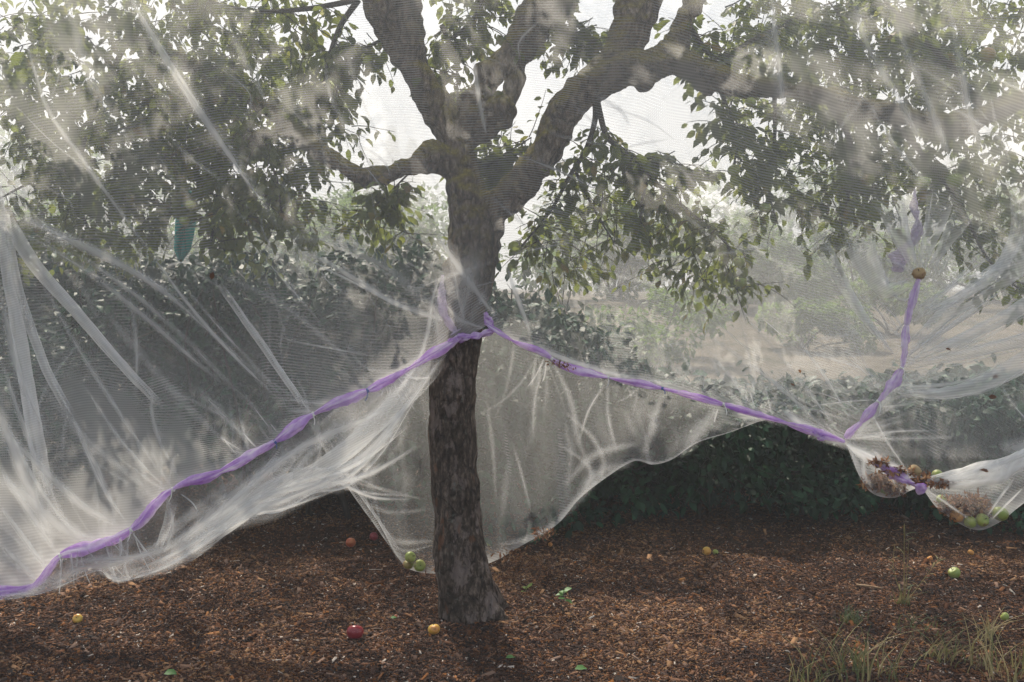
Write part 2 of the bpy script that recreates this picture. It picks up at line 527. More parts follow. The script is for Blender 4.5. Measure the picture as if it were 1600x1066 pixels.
def build_chips():
    n1, n2 = 270000, 100000
    y = np.concatenate([NR.uniform(2.7, 4.6, n1), NR.uniform(4.3, 6.6, n2)])
    n = n1 + n2
    half = (y * 0.56 + 0.25)
    x = NR.uniform(-1, 1, n) * half
    L = NR.lognormal(math.log(0.0043), 0.65, n).clip(0.003, 0.036)
    W = (L * NR.uniform(0.14, 0.5, n)).clip(0.0018, 0.010)
    T = NR.uniform(0.0006, 0.0022, n)
    yaw = NR.uniform(0, 2 * math.pi, n)
    pit = NR.normal(0, 0.28, n)
    rol = NR.normal(0, 0.35, n)
    e1 = np.stack([np.cos(yaw) * np.cos(pit), np.sin(yaw) * np.cos(pit), np.sin(pit)], -1)
    s = np.stack([-np.sin(yaw), np.cos(yaw), 0 * yaw], -1)
    u = np.cross(e1, s)
    e2 = s * np.cos(rol)[:, None] + u * np.sin(rol)[:, None]
    e3 = np.cross(e1, e2)
    c = np.stack([x, y, ground_z(x, y) + NR.uniform(0.001, 0.010, n)], -1)
    # tapered splinter: 4 top verts, bent ends, 4 bottom verts
    tw = NR.uniform(0.35, 1.1, (n, 4))
    loc = [(-1, -1), (1, -1), (1, 1), (-1, 1)]
    V = []
    for lev in (1, -1):
        for i, (a, b) in enumerate(loc):
            V.append(c + e1 * (a * L * (0.8 + 0.25 * tw[:, i]))[:, None] + e2 * (b * W * tw[:, i])[:, None] + e3 * (lev * T)[:, None])
    V = np.stack(V, 1)
    qs = np.array([(0, 1, 2, 3), (0, 4, 5, 1), (1, 5, 6, 2), (2, 6, 7, 3), (3, 7, 4, 0)])
    q = (np.arange(n)[:, None, None] * 8 + qs[None]).reshape(-1, 4)
    cl = VN(77)(x * 2.2, y * 2.2) + 0.6 * VN(78)(x * 7, y * 7)
    var = np.repeat(np.where(NR.random(n) < 0.012, 1.0, (NR.random(n) + 0.40 * cl).clip(0, 0.94)), 8)
    k = NT('wood_chip')
    cc = k.ramp(k.attr('var'), [(0.0, (0.014, 0.006, 0.004)), (0.40, (0.052, 0.022, 0.012)), (0.70, (0.115, 0.051, 0.025)), (0.90, (0.25, 0.124, 0.063)),
                                (0.96, (0.26, 0.17, 0.105)), (1.0, (0.44, 0.36, 0.28))])
    gy = k.math('FRACT', k.math('MULTIPLY', k.attr('var'), 37.0))
    hsv = k.n('HueSaturation')
    k.l(k.math('ADD', k.math('MULTIPLY', gy, 0.55), 0.72), hsv.inputs['Saturation'])
    k.l(cc, hsv.inputs['Color'])
    cc = hsv.outputs[0]
    nz = k.noise(k.coord('Object', (1, 1, 1)), 220, 3)
    cc = k.mix(0.5, cc, k.ramp(nz, [(0.3, (0.5, 0.5, 0.5)), (0.7, (1.1, 1.1, 1.1))]), 'MULTIPLY')
    p = k.n("BsdfPrincipled", i_Roughness=0.85)
    p.inputs['Specular IOR Level'].default_value = 0.2
    k.l(cc, p.inputs['Base Color'])
    m = k.surf(p.outputs[0])
    o = link('wood_chips', np_mesh('wood_chips', V, q, attrs={'var': var}), m, smooth=False)
    tag(o, 'brown wood chip mulch covering the ground under the apple tree', 'wood chips', kind='stuff')


build_chips()

# ------------------------------------------------------------------ leaves (vectorised)
LEAF_V = np.array([(0, 0, 0), (0.30, -0.26, 0.05), (0.30, 0, 0), (0.30, 0.26, 0.05), (0.68, -0.25, 0.02), (0.70, 0, -0.05), (0.68, 0.25, 0.02), (1.0, 0, -0.16)])
LEAF_Q = np.array([(1, 4, 5, 2), (2, 5, 6, 3)])
LEAF_T = np.array([(0, 1, 2), (0, 2, 3), (4, 7, 5), (5, 7, 6)])
SML_V = np.array([(0, 0, 0), (0.45, -0.27, 0.05), (0.5, 0, -0.01), (0.45, 0.27, 0.05), (1.0, 0, -0.12)])
SML_T = np.array([(0, 1, 2), (0, 2, 3), (1, 4, 2), (2, 4, 3)])


def leaves_mesh(name, pos, axis, up, size, var, lite=False, width=1.0):
    n = len(pos)
    axis = axis / (np.linalg.norm(axis, axis=1)[:, None] + 1e-9)
    s = np.cross(up, axis)
    s /= np.linalg.norm(s, axis=1)[:, None] + 1e-9
    u = np.cross(axis, s)
    T = SML_V if lite else LEAF_V
    wv = width * NR.uniform(0.8, 1.2, n)
    curl = NR.normal(1.0, 0.8, n)
    V = pos[:, None] + size[:, None, None] * (T[None, :, 0:1] * axis[:, None] + T[None, :, 1:2] * s[:, None] * wv[:, None, None] + T[None, :, 2:3] * u[:, None] * curl[:, None, None])
    k = len(T)
    off = np.arange(n)[:, None, None] * k
    if lite:
        return np_mesh(name, V, None, (off + SML_T[None]).reshape(-1, 3), {'var': np.repeat(var, k)})
    return np_mesh(name, V, (off + LEAF_Q[None]).reshape(-1, 4), (off + LEAF_T[None]).reshape(-1, 3), {'var': np.repeat(var, k)})


def rand_dirs(n):
    v = NR.normal(size=(n, 3))
    return v / np.linalg.norm(v, axis=1)[:, None]


# ------------------------------------------------------------------ net geometry: where the front sheet hangs
LSTR = [(-160, 950), (-60, 938), (0, 926), (55, 915), (95, 868), (150, 853), (205, 828), (270, 765), (345, 737), (430, 690), (490, 647), (575, 610), (640, 575), (690, 545), (720, 527)]
RSTR = [(762, 508), (800, 532), (850, 552), (880, 572), (950, 590), (1035, 607), (1130, 632), (1230, 662), (1320, 690)]
BAGS = [(1325, 700), (1338, 738), (1360, 770), (1395, 779), (1425, 766), (1440, 763), (1465, 796), (1520, 829), (1560, 817), (1600, 786), (1680, 730), (1760, 700)]
_b = np.array(LSTR + [(742, 520)] + RSTR + BAGS, float)
SBX, SBY = _b[:, 0], _b[:, 1]


def Sb(px): return np.interp(px, SBX, SBY)


def Ds(px): return np.interp(px, [-160, 0, 400, 700, 742, 800, 1000, 1320, 1600, 1760], [3.48, 3.56, 3.63, 3.69, 3.68, 3.70, 3.70, 3.62, 3.52, 3.45])


TOPY = -420.0
VA, VB, VC = VN(21), VN(22), VN(23)


def FD(px, py, und=True):
    """distance of the front net sheet at a photo position"""
    px = np.asarray(px, float)
    py = np.asarray(py, float)
    t = ((py - TOPY) / (Sb(px) - TOPY)).clip(0, 1.1)
    top = 3.05 + 0.00012 * np.abs(px - 800)
    d = top + (Ds(px) - top) * t ** 0.8
    if und:
        ed = (1.0 - t).clip(0, 1) * 2.2
        ed = np.minimum(ed, 1) * 0.8 + 0.2
        # broad slack billows that run diagonally, finer wrinkles that fan out of the seam
        d = d + ed * (0.050 * VA(px / 170 + py / 420, py / 260) + 0.022 * VB(px / 60 - py / 170, py / 210 + 3) + 0.010 * VC(px / 22 - py / 90 + 7, py / 150))
    return d


VT1, VT2 = VN(31), VN(32)


def thread(px, py):
    """thread phase: rows of the weave, sagging and slanting with the sheet"""
    right = (px - 1000).clip(0, None)
    left = (420 - px).clip(0, None)
    near = np.exp(-((px - 735) / 170.0) ** 2 - ((py - 520) / 190.0) ** 2)
    return (py - 0.17 * right - 0.00022 * right ** 2 * ((py - 0) / 400 - 0.3).clip(-0.5, 1.2) - 0.10 * left * ((py - 250) / 300).clip(0, 1)
            + 60 * near * np.sign(735 - px + 0.01) * np.minimum(1, np.abs(px - 735) / 60) * -0.6
            + 55 * VT1(px / 260, py / 200) + 12 * VT2(px / 70, py / 60)) / 4.3


def sheet(mb, top, bot, dtop, dbot, ns, nv, und=0.02, seed=1, dens=1.0, hem=0.0, foldn=14, period=4.3, mid=None):
    """net sheet between a top line and a bottom line (photo positions + distances); vertical pleats that gather at the top"""
    a, b = catmull(top, ns), catmull(bot, ns)
    da, db = np.interp(np.linspace(0, 1, ns), np.linspace(0, 1, len(dtop)), dtop), np.interp(np.linspace(0, 1, ns), np.linspace(0, 1, len(dbot)), dbot)
    v = np.linspace(0, 1, nv)[None, :]
    s = np.linspace(0, 1, ns)[:, None]
    f1, f2 = VN(seed), VN(seed + 50)
    px = a[:, 0:1] * (1 - v) + b[:, 0:1] * v
    py = a[:, 1:2] * (1 - v) + b[:, 1:2] * v
    d = da[:, None] * (1 - v) + db[:, None] * v
    if mid is not None: d = d + mid * np.sin(v * math.pi)
    w = 0.25 + 0.75 * v
    d = d + und * w * (1.6 * f1(s * foldn + 0.9 * v, v * 1.2 + 0 * s) + 1.0 * f2(s * foldn * 3 - 2 * v, v * 2 + 0 * s))
    dn = dens * (1 + 0.6 * f2(s * foldn * 2 + v, v * 1.5 + 0 * s)) + hem * np.exp(-((1 - v) / 0.03) ** 2) + 0 * s
    n = ns * nv
    i = (np.arange(ns - 1)[:, None] * nv + np.arange(nv - 1)[None])
    q = np.stack([i, i + nv, i + nv + 1, i + 1], -1).reshape(-1, 4)
    th = (py + 30 * f1(px / 120, py / 120) - 0.25 * px) / period
    mb.add(PA(px, py, d).reshape(-1, 3), q, None, dens=dn.ravel(), thr=th.ravel(), weft=(px / 3.0).ravel())


def strip(mb, pts, w, dens, kind='gauss', dfun=None, arch=0.010, off=0.012, n=None, wend=None, th_tilt=0.4):
    """a fold lying on the sheet: a narrow run of the net doubled over itself, arched towards the viewer"""
    pts = np.asarray(pts, float)
    L = np.sum(np.linalg.norm(np.diff(pts[:, :2], axis=0), axis=1))
    n = n or max(8, int(L / 9))
    c = catmull(pts[:, :2], n)
    tan = np.gradient(c, axis=0)
    tan /= np.linalg.norm(tan, axis=1)[:, None] + 1e-9
    nor = np.stack([-tan[:, 1], tan[:, 0]], -1)
    s = np.linspace(0, 1, n)
    if kind == 'gauss':
        k = 9
        x = np.linspace(-1, 1, k)
        prof = np.exp(-(x * 2.0) ** 2) - math.exp(-4.0)
        fade = np.sin(s.clip(0.0, 1) * math.pi).clip(0, 1) ** 0.6
    else:
        k = 7
        x = np.array([-1, -0.93, -0.5, 0, 0.5, 0.93, 1])
        prof = np.array([0.9, 1.25, 0.9, 0.7, 0.8, 1.1, 0.9])
        fade = np.minimum(1, np.minimum(s * 3.0 + (0.6 if pts[0][0] < 15 else 0.0), (1 - s) * 4 + 0.02))
    ww = np.interp(s, [0, 1], [w, wend]) if wend is not None else w * (0.45 + 0.55 * np.sin(s * math.pi) ** 0.7 if kind == 'gauss' else 0.8 + 0.2 * np.sin(s * 9 + L))
    ww = ww * np.ones(n)
    jit = np.array([R.gauss(0, 1) for _ in range(n)])
    jit = np.convolve(jit, np.ones(5) / 5, 'same') * 0.16 * w
    px = c[:, 0:1] + nor[:, 0:1] * (ww[:, None] * x[None] + jit[:, None] * 0.6)
    py = c[:, 1:2] + nor[:, 1:2] * (ww[:, None] * x[None] + jit[:, None] * 0.6)
    if dfun is not None: d = dfun(px, py)
    else: d = np.interp(s, np.linspace(0, 1, len(pts)), pts[:, 2])[:, None] + 0 * px
    d = d - off - arch * (1 - x[None] ** 2)
    mod = 1 + 0.5 * np.convolve([R.gauss(0, 1) for _ in range(n + 6)], np.ones(7) / 7, 'valid')[:n]
    dn = dens * prof[None] * fade[:, None] * mod[:, None]
    i = (np.arange(n - 1)[:, None] * k + np.arange(k - 1)[None])
    q = np.stack([i, i + k, i + k + 1, i + 1], -1).reshape(-1, 4)
    th = (py + th_tilt * px) / 4.0 if kind == 'band' else 0.11 + 0 * px
    mb.add(PA(px, py, d).reshape(-1, 3), q, None, dens=dn.clip(0).ravel(), thr=th.ravel(), weft=(px / 2.6).ravel())


# ------------------------------------------------------------------ the apple tree
TREE_D = 3.79
# limbs: photo centre line x, y, half-width, and distance
LIMBS = [
    [(735, 985, 47, 3.74), (731, 955, 44, 3.745), (722, 900, 41, 3.76), (715, 820, 39, 3.78), (708, 720, 37, 3.79), (706, 640, 37, 3.79), (710, 560, 36, 3.79), (722, 500, 35, 3.79),
     (733, 440, 36, 3.79), (738, 380, 40, 3.79), (734, 325, 34, 3.79), (722, 260, 23, 3.80)],
    [(738, 400, 33, 3.80), (728, 290, 25, 3.80), (716, 235, 24, 3.80), (694, 185, 25, 3.80), (666, 138, 23, 3.80), (645, 100, 24, 3.80), (628, 55, 34, 3.80), (614, 10, 44, 3.80), (595, -70, 44, 3.82), (560, -170, 38, 3.84)],
    [(712, 230, 24, 3.80), (733, 178, 21, 3.80), (752, 140, 17, 3.80), (775, 110, 18, 3.80), (800, 75, 18, 3.80), (826, 30, 20, 3.82), (850, 0, 22, 3.84), (880, -70, 20, 3.88), (920, -200, 16, 3.9)],
    [(722, 225, 18, 3.82), (760, 200, 18, 3.80), (782, 178, 21, 3.78), (784, 165, 20, 3.77)],
    [(784, 185, 13, 3.83), (800, 140, 11.5, 3.85), (814, 95, 12, 3.86), (842, 55, 13, 3.88), (880, 10, 14, 3.9), (930, -60, 13, 3.95)],
    [(750, 400, 26, 3.79), (773, 332, 25, 3.78), (815, 283, 24, 3.76), (848, 242, 25, 3.74), (868, 203, 25, 3.73), (890, 165, 26, 3.72), (930, 132, 27, 3.72), (975, 112, 27, 3.72), (1020, 100, 25, 3.72),
     (1065, 98, 20, 3.74), (1110, 118, 23, 3.76), (1160, 134, 15, 3.78), (1220, 141, 13.5, 3.80), (1290, 152, 14, 3.82), (1350, 170, 16, 3.84), (1420, 180, 16, 3.86), (1490, 196, 17, 3.88), (1540, 180, 15, 3.9), (1600, 152, 13, 3.92), (1700, 100, 10, 3.95)],
    [(930, 130, 24, 3.74), (962, 90, 27, 3.76), (985, 45, 30, 3.78), (1000, 0, 32, 3.80), (1010, -80, 28, 3.84), (1030, -200, 22, 3.9)],
    [(1020, 100, 20, 3.74), (1055, 70, 15, 3.76), (1068, 30, 14, 3.78), (1085, 0, 14, 3.8), (1120, -80, 12, 3.85)],
    [(716, 258, 24, 3.80), (690, 250, 22, 3.78), (668, 250, 20, 3.77), (640, 262, 13, 3.77), (600, 272, 12, 3.77), (570, 278, 13, 3.77), (545, 268, 13, 3.78), (522, 250, 14, 3.79), (500, 236, 13, 3.82), (460, 205, 11, 3.9), (400, 160, 10, 4.0), (320, 110, 9, 4.1), (200, 60, 7, 4.2)],
    [(738, 860, 20, 3.76), (752, 915, 20, 3.74), (768, 952, 15, 3.72), (786, 975, 11, 3.70), (800, 990, 8, 3.69)],
    [(728, 900, 24, 3.74), (732, 945, 22, 3.70), (736, 985, 16, 3.66), (738, 1005, 8, 3.64)],
    [(745, 900, 22, 3.80), (775, 945, 16, 3.84), (805, 962, 8, 3.9)],
    [(712, 880, 20, 3.76), (702, 930, 17, 3.73), (694, 968, 12, 3.70)],
    [(460, 205, 8, 3.9), (380, 215, 7, 4.0), (280, 240, 6, 4.1), (150, 250, 5, 4.1)],
]
BURLS = [(782, 172, 23, 3.77), (757, 112, 19, 3.79), (676, 240, 18, 3.77), (1003, 120, 19, 3.72), (872, 205, 24, 3.73), (702, 420, 13, 3.74), (905, 150, 23, 3.72), (1105, 132, 18, 3.76), (525, 252, 15, 3.79),
         (1500, 195, 19, 3.88), (932, 146, 14, 3.72)]


def limb_pts(l):
    c = catmull([(*P(x, y, d), r * d / FPX) for x, y, r, d in l], max(10, len(l) * 9))
    return c[:, :3], c[:, 3]


tree = empty('apple_tree', P(735, 975, 3.78))
tree.location.z = 0
tag(tree, 'old apple tree with forked mossy limbs draped in white netting', 'tree')


def build_trunk():
    mb = MB()
    for l in LIMBS:
        p, r = limb_pts(l)
        ph = R.uniform(0, 6)
        wob = np.array([mnoise.noise((i * 0.13 + ph, ph, 0)) for i in range(len(p))])
        tube(mb, p, r * (1 + 0.13 * wob), 18, True)
    for x, y, r, d in BURLS:
        c, rr = np.array(P(x, y, d)), r * d / FPX
        th = np.linspace(0, math.pi, 9)
        pts = c + np.array([0, 0, 1])[None] * (-np.cos(th) * rr)[:, None]
        tube(mb, pts, (np.sin(th) * rr).clip(0.001), 12, True)
    o = link('trunk', mb.mesh('trunk_raw'), None)
    md = o.modifiers.new('remesh', 'REMESH')
    md.mode = 'VOXEL'
    md.voxel_size = 0.0065
    sm = o.modifiers.new('smooth', 'SMOOTH')
    sm.factor, sm.iterations = 0.5, 6
    dg = bpy.context.evaluated_depsgraph_get()
    me = bpy.data.meshes.new_from_object(o.evaluated_get(dg))
    o.modifiers.clear()
    me.name = 'trunk'
    o.data = me
    n = len(me.vertices)
    co = np.zeros(n * 3, np.float32)
    no = np.zeros(n * 3, np.float32)
    me.vertices.foreach_get('co', co)
    me.vertices.foreach_get('normal', no)
    co, no = co.reshape(-1, 3), no.reshape(-1, 3)
    h = np.empty(n, np.float32)
    for i in range(n):
        x, y, z = co[i].tolist()
        ridge = abs(mnoise.noise((x * 42, y * 42, z * 9)))
        h[i] = ((0.008 if z < 1.35 else 0.015) * mnoise.noise((x * 11, y * 11, z * 7)) + (0.0 if z < 1.35 else 0.012 * mnoise.noise((x * 24, y * 24 + 4, z * 24))) - 0.009 * (0.30 - ridge) * (1.0 if z < 1.35 else 0.45)
                + 0.003 * mnoise.noise((x * 70, y * 70, z * 40)) + (0.010 if z > 1.3 else 0.003) * abs(mnoise.noise((x * 18 + 5, y * 18, z * 18))))
    co = co + no * h[:, None]
    me.vertices.foreach_set('co', co.ravel())
    me.materials.append(M['bark'])
    me.polygons.foreach_set('use_smooth', np.ones(len(me.polygons), bool))
    me.update()
    o.parent = tree
    o.matrix_parent_inverse = tree.matrix_world.inverted() if False else Matrix.Translation(-tree.location)
    return o


def put(o, parent):
    """parent without moving (things here stand unrotated)"""
    o.parent = parent
    o.matrix_parent_inverse = Matrix.Translation(-Vector(parent.location))
    return o


build_trunk()

# side branches drawn in the photo that carry leaves: (points x,y,d), start radius px
BR = [
    ([(930, 140, 3.74), (938, 180, 3.74), (950, 215, 3.76), (985, 245, 3.80), (1030, 290, 3.84), (1075, 330, 3.86), (1120, 365, 3.88), (1150, 400, 3.9)], 5),
    ([(928, 140, 3.75), (930, 185, 3.76), (915, 235, 3.80), (890, 275, 3.84), (860, 330, 3.88), (815, 385, 3.9)], 5),
    ([(985, 245, 3.80), (1040, 250, 3.9), (1090, 270, 3.95)], 3),
    ([(1010, 280, 3.82), (1000, 340, 3.85), (1010, 390, 3.88)], 3),
    ([(900, 270, 3.84), (930, 330, 3.9), (960, 380, 3.9)], 3),
    ([(1120, 128, 3.8), (1150, 210, 3.85), (1145, 270, 3.85)], 4),
    ([(690, 40, 3.8), (705, 60, 3.85), (745, 20, 3.9), (760, -40, 3.95)], 4),
    ([(715, 170, 3.82), (714, 120, 3.85), (710, 60, 3.87), (705, 30, 3.88)], 2),
    ([(735, 250, 3.9), (765, 255, 3.95), (790, 240, 4.0), (830, 215, 4.0)], 3),
    ([(745, 300, 3.9), (755, 260, 4.0), (790, 225, 4.05)], 3),
    ([(560, 0, 3.9), (530, 45, 3.9), (510, 110, 3.92), (500, 200, 3.95)], 5),
    ([(560, 0, 3.9), (470, 15, 3.95), (380, 15, 4.0), (250, -20, 4.05)], 5),
    ([(600, 60, 3.9), (560, 85, 3.95), (530, 130, 3.95), (520, 190, 3.95)], 3),
    ([(1290, 150, 3.82), (1330, 230, 3.9), (1320, 330, 3.9), (1310, 370, 3.9)], 6),
    ([(1380, 175, 3.85), (1440, 240, 3.9), (1500, 320, 3.86), (1540, 400, 3.82), (1590, 450, 3.8)], 5),
    ([(1210, 138, 3.8), (1210, 220, 3.86), (1200, 290, 3.88), (1215, 350, 3.88)], 4),
    ([(1075, 40, 3.78), (1120, 90, 3.82), (1180, 60, 3.9), (1260, 20, 4.0)], 5),
    ([(1060, 20, 3.8), (1095, 75, 3.84), (1125, 100, 3.85)], 2.5),
    ([(640, 270, 3.78), (600, 310, 3.8), (560, 350, 3.82)], 1.6),
    ([(600, 280, 3.78), (615, 330, 3.8), (640, 370, 3.8)], 1.4),
    ([(320, 110, 4.1), (330, 200, 4.1), (340, 290, 4.05), (330, 380, 4.0)], 5),
    ([(200, 60, 4.2), (150, 170, 4.1), (120, 280, 4.0), (140, 370, 3.95)], 5),
    ([(320, 110, 4.1), (420, 250, 4.0), (440, 330, 3.95)], 4),
    ([(850, 0, 3.84), (900, 40, 3.9), (930, 70, 3.9)], 2),
    ([(880, 10, 3.9), (905, 60, 3.92), (900, 105, 3.92)], 2),
    ([(1540, 185, 3.9), (1500, 120, 3.95), (1440, 60, 4.0), (1380, 0, 4.1)], 6),
    ([(150, 250, 4.1), (60, 280, 4.05), (0, 310, 4.0)], 4),
]

tw = MB()          # all thin wood
LP, LA, LU, LS = [], [], [], []


def add_twig(p0, dr, length, nl, size, droop=0.5, r0=0.0022):
    n = 6
    pts = [np.array(p0, float)]
    d = np.array(dr, float)
    for i in range(n - 1):
        d = d + np.array([R.gauss(0, 0.12), R.gauss(0, 0.12), R.gauss(0, 0.10) - droop * 0.16])
        d /= np.linalg.norm(d)
        pts.append(pts[-1] + d * length / (n - 1))
    pts = np.array(pts)
    tube(tw, pts, np.linspace(r0, r0 * 0.4, n), 4, False)
    a = R.uniform(0, 6.28)
    for j in range(nl):
        t = (j + R.uniform(0.2, 0.9)) / nl
        f = t * (n - 1)
        i = min(int(f), n - 2)
        p = pts[i] + (pts[i + 1] - pts[i]) * (f - i)
        td = pts[i + 1] - pts[i]
        td /= np.linalg.norm(td)
        a += 2.4
        sd = np.array([math.cos(a), math.sin(a), 0.0])
        ax = 0.55 * td + 0.8 * sd + np.array([0, 0, -0.45 - 0.35 * R.random()])
        LP.append(p + 0.012 * ax)
        LA.append(ax)
        LU.append(np.array([R.gauss(0, 0.55), R.gauss(0, 0.55), 1.0]))
        LS.append(size * R.uniform(0.6, 1.2))


for pts, r in BR:
    q = np.array([P(*p) for p in pts])
    c = catmull(q, max(8, len(pts) * 6))
    tube(tw, c, np.linspace(r, r * 0.35, len(c)) * 3.85 / FPX, 6)
    m = int(len(c) * 1.1)
    for _ in range(m):
        i = R.randrange(len(c) // 5, len(c))
        add_twig(c[i], (R.gauss(0, 1), R.gauss(0, 0.7), R.gauss(-0.1, 0.7)), R.uniform(0.06, 0.2), R.randint(5, 10), 0.052)

# leafy masses: centre x, y, distance, half sizes px (x,y), half depth m, number of twigs
MASS = [
    (90, 90, 4.2, 130, 110, 0.50, 120), (250, 90, 4.2, 130, 110, 0.5, 150), (400, 70, 4.2, 110, 90, 0.45, 105), (170, 210, 4.1, 150, 90, 0.4, 140), (330, 200, 4.15, 130, 90, 0.45, 150),
    (440, 200, 4.1, 80, 90, 0.35, 85), (60, 330, 4.0, 90, 60, 0.25, 30), (160, 330, 4.0, 75, 75, 0.3, 75), (330, 300, 4.05, 100, 70, 0.35, 85), (400, 340, 4.0, 55, 70, 0.25, 52), (240, 300, 4.0, 70, 40, 0.3, 34),
    (20, 180, 4.1, 70, 60, 0.4, 34), (490, 110, 4.05, 50, 90, 0.3, 30), (460, 290, 4.0, 45, 60, 0.2, 38), (540, 130, 4.0, 40, 110, 0.2, 16),
    (1240, 60, 4.38, 120, 80, 0.45, 120), (1370, 60, 4.43, 120, 90, 0.5, 150), (1500, 60, 4.43, 130, 90, 0.5, 120), (1290, 190, 4.28, 100, 70, 0.4, 100), (1410, 200, 4.33, 110, 80, 0.4, 105), (1530, 230, 4.28, 100, 90, 0.4, 80),
    (1180, 210, 4.0, 60, 80, 0.25, 50), (1330, 290, 4.0, 70, 70, 0.25, 70), (1230, 270, 4.0, 60, 55, 0.25, 40), (1510, 320, 3.95, 60, 50, 0.2, 34), (1580, 320, 3.95, 40, 70, 0.2, 16), (1590, 430, 3.85, 30, 30, 0.1, 12),
    (1080, 400, 3.95, 70, 40, 0.2, 48), (1150, 420, 3.95, 28, 36, 0.12, 30), (1000, 330, 3.95, 70, 55, 0.2, 36), (1060, 290, 3.95, 50, 60, 0.2, 18), (940, 260, 3.95, 40, 70, 0.2, 20), (870, 370, 3.98, 55, 40, 0.2, 36), (880, 410, 3.98, 35, 22, 0.1, 10),
    (1080, 60, 4.0, 60, 70, 0.2, 10), (740, 35, 4.0, 70, 45, 0.25, 18), (800, 30, 4.05, 50, 40, 0.2, 12), (905, 50, 4.0, 40, 50, 0.2, 10), (800, 225, 4.1, 55, 30, 0.15, 14), (700, 70, 4.0, 25, 60, 0.1, 5), (770, 290, 4.1, 25, 30, 0.1, 5),
    (1150, 130, 4.1, 40, 60, 0.3, 16), (600, 60, 4.1, 50, 60, 0.2, 4), (560, 330, 3.95, 30, 30, 0.1, 3),
]
for cx, cy, d, rx, ry, rd, n in MASS:
    for _ in range(max(3, int(n * (0.62 if n > 60 else 0.55)))):
        while True:
            a, b, c = R.uniform(-1, 1), R.uniform(-1, 1), R.uniform(-1, 1)
            if a * a + b * b + c * c < 1: break
        p = np.array(P(cx + a * rx, cy + b * ry, d + c * rd))
        dense = n > 60
        add_twig(p, (R.gauss(0, 1), R.gauss(0, 0.8), R.gauss(-0.3, 0.7)), R.uniform(0.10, 0.26), R.randint(10, 16) if dense else R.randint(7, 12), 0.046)

N_LOW = len(LP)
# rest of the crown, overhead and behind, above the picture: it shades the ground, the hedge and the net
for _ in range(3000):
    th, u = R.uniform(0, 2 * math.pi), math.sqrt(R.random())
    x, y = 0.1 + 3.3 * u * math.cos(th), 4.7 + 2.5 * u * math.sin(th)
    z = R.uniform(2.35, 5.3) - 0.05 * (x * x + (y - 4.7) ** 2)
    if z < 1.9 + 0.16 * max(0, y - 3.6) or y < 3.75: continue
    pp = proj(np.array([[x, y, z]]))
    if -20 < float(pp[1][0]) and 520 < float(pp[0][0]) < 1120: continue
    add_twig((x, y, z), (R.gauss(0, 1), R.gauss(0, 1), R.gauss(-0.1, 0.5)), R.uniform(0.15, 0.35), R.randint(9, 14), 0.062, r0=0.003)
# big boughs up there that carry it
for a in np.linspace(0, 2 * math.pi, 9, endpoint=False):
    p0 = np.array(P(700 + 200 * math.cos(a), -150, 3.85))
    p1 = p0 + np.array([1.0 * math.cos(a), 0.6 + 0.9 * math.sin(a), 0.7])
    p2 = p1 + np.array([1.3 * math.cos(a), 0.3 + 0.8 * math.sin(a), 0.1])
    c = catmull([p0, p1, p2], 14)
    tube(tw, c, np.linspace(0.05, 0.012, 14), 7)

lp, la, lu, ls = np.array(LP), np.array(LA), np.array(LU), np.array(LS)
ppx, ppy = proj(lp)
keep = lp[:, 1] > FD(ppx, ppy, False) + 0.09
keep |= (ppy < TOPY)
keep &= lp[:, 2] > 1.05
# gaps in the crown: where the sun comes through to the net and to the ground
GAPV = VN(141)
NETSUN = [(735, 455, 55, 70), (950, 460, 120, 38), (1080, 525, 190, 45), (1220, 610, 130, 36), (1000, 570, 90, 16), (1480, 650, 140, 36), (1330, 430, 70, 50), (600, 425, 100, 36), (430, 455, 60, 26), (330, 650, 70, 30),
          (560, 690, 70, 36), (870, 690, 90, 60), (800, 800, 40, 50), (230, 500, 40, 26), (1550, 500, 70, 30), (640, 560, 60, 40), (150, 700, 40, 60)]
GRDSUN = [(15, 965, 60, 30), (130, 987, 70, 14), (330, 1012, 120, 22), (560, 1003, 90, 18), (470, 1045, 130, 16), (645, 1002, 90, 20), (820, 1000, 130, 40), (950, 1000, 140, 60), (1010, 950, 130, 22),
          (760, 1052, 110, 18), (1120, 1030, 100, 40), (1230, 1000, 70, 20), (1540, 957, 50, 11), (1400, 1043, 90, 18), (1580, 1045, 70, 22)]
sd = np.array(sdir)


def sunny(pt, spots, nx, ny, thr):
    a, b = proj(pt)
    w = GAPV(a / nx, b / ny) + 0.5 * GAPV(a / nx * 2.7 + 9, b / ny * 2.7)
    m = w > thr
    for cx, cy, rx, ry in spots:
        m |= ((a - cx) / rx) ** 2 + ((b - cy) / ry) ** 2 + 1.1 * w < 1
    return m


tn_ = (lp[:, 1] - 3.64) / sd[1]
onnet = lp - sd[None] * tn_[:, None]
tg = lp[:, 2] / sd[2]
ongr = lp - sd[None] * tg[:, None]
cut = sunny(onnet, NETSUN, 75, 55, 0.30) & (tn_ > 0) & (onnet[:, 2] > 0.3)
_a, _b = proj(onnet)
cut |= (_a > 800) & (_b > 430) & (_b < 720) & (GAPV(_a / 150 + 3, _b / 27 + 0.12 * _a / 27) + 0.4 * GAPV(_a / 45, _b / 14) > -0.02) & (tn_ > 0)
cut |= sunny(ongr, GRDSUN, 110, 34, 0.42) & (ongr[:, 1] > 2.5)
keep &= ~((ppx > 258) & (ppx < 312) & (ppy > 335) & (ppy < 425) & (lp[:, 1] < 4.9))
inview = np.arange(len(lp)) < N_LOW
keep &= ~(cut & (NR.random(len(lp)) < np.where(inview, 0.35, 0.97)))
lp, la, lu, ls = lp[keep], la[keep], lu[keep], ls[keep]
print('leaves', len(lp))
o = link('crown', leaves_mesh('crown', lp, la, lu, ls, NR.random(len(lp)) ** 1.15), M['leaf'])
put(o, tree)
o = link('branches', tw.mesh('branches'), M['twig'])
put(o, tree)

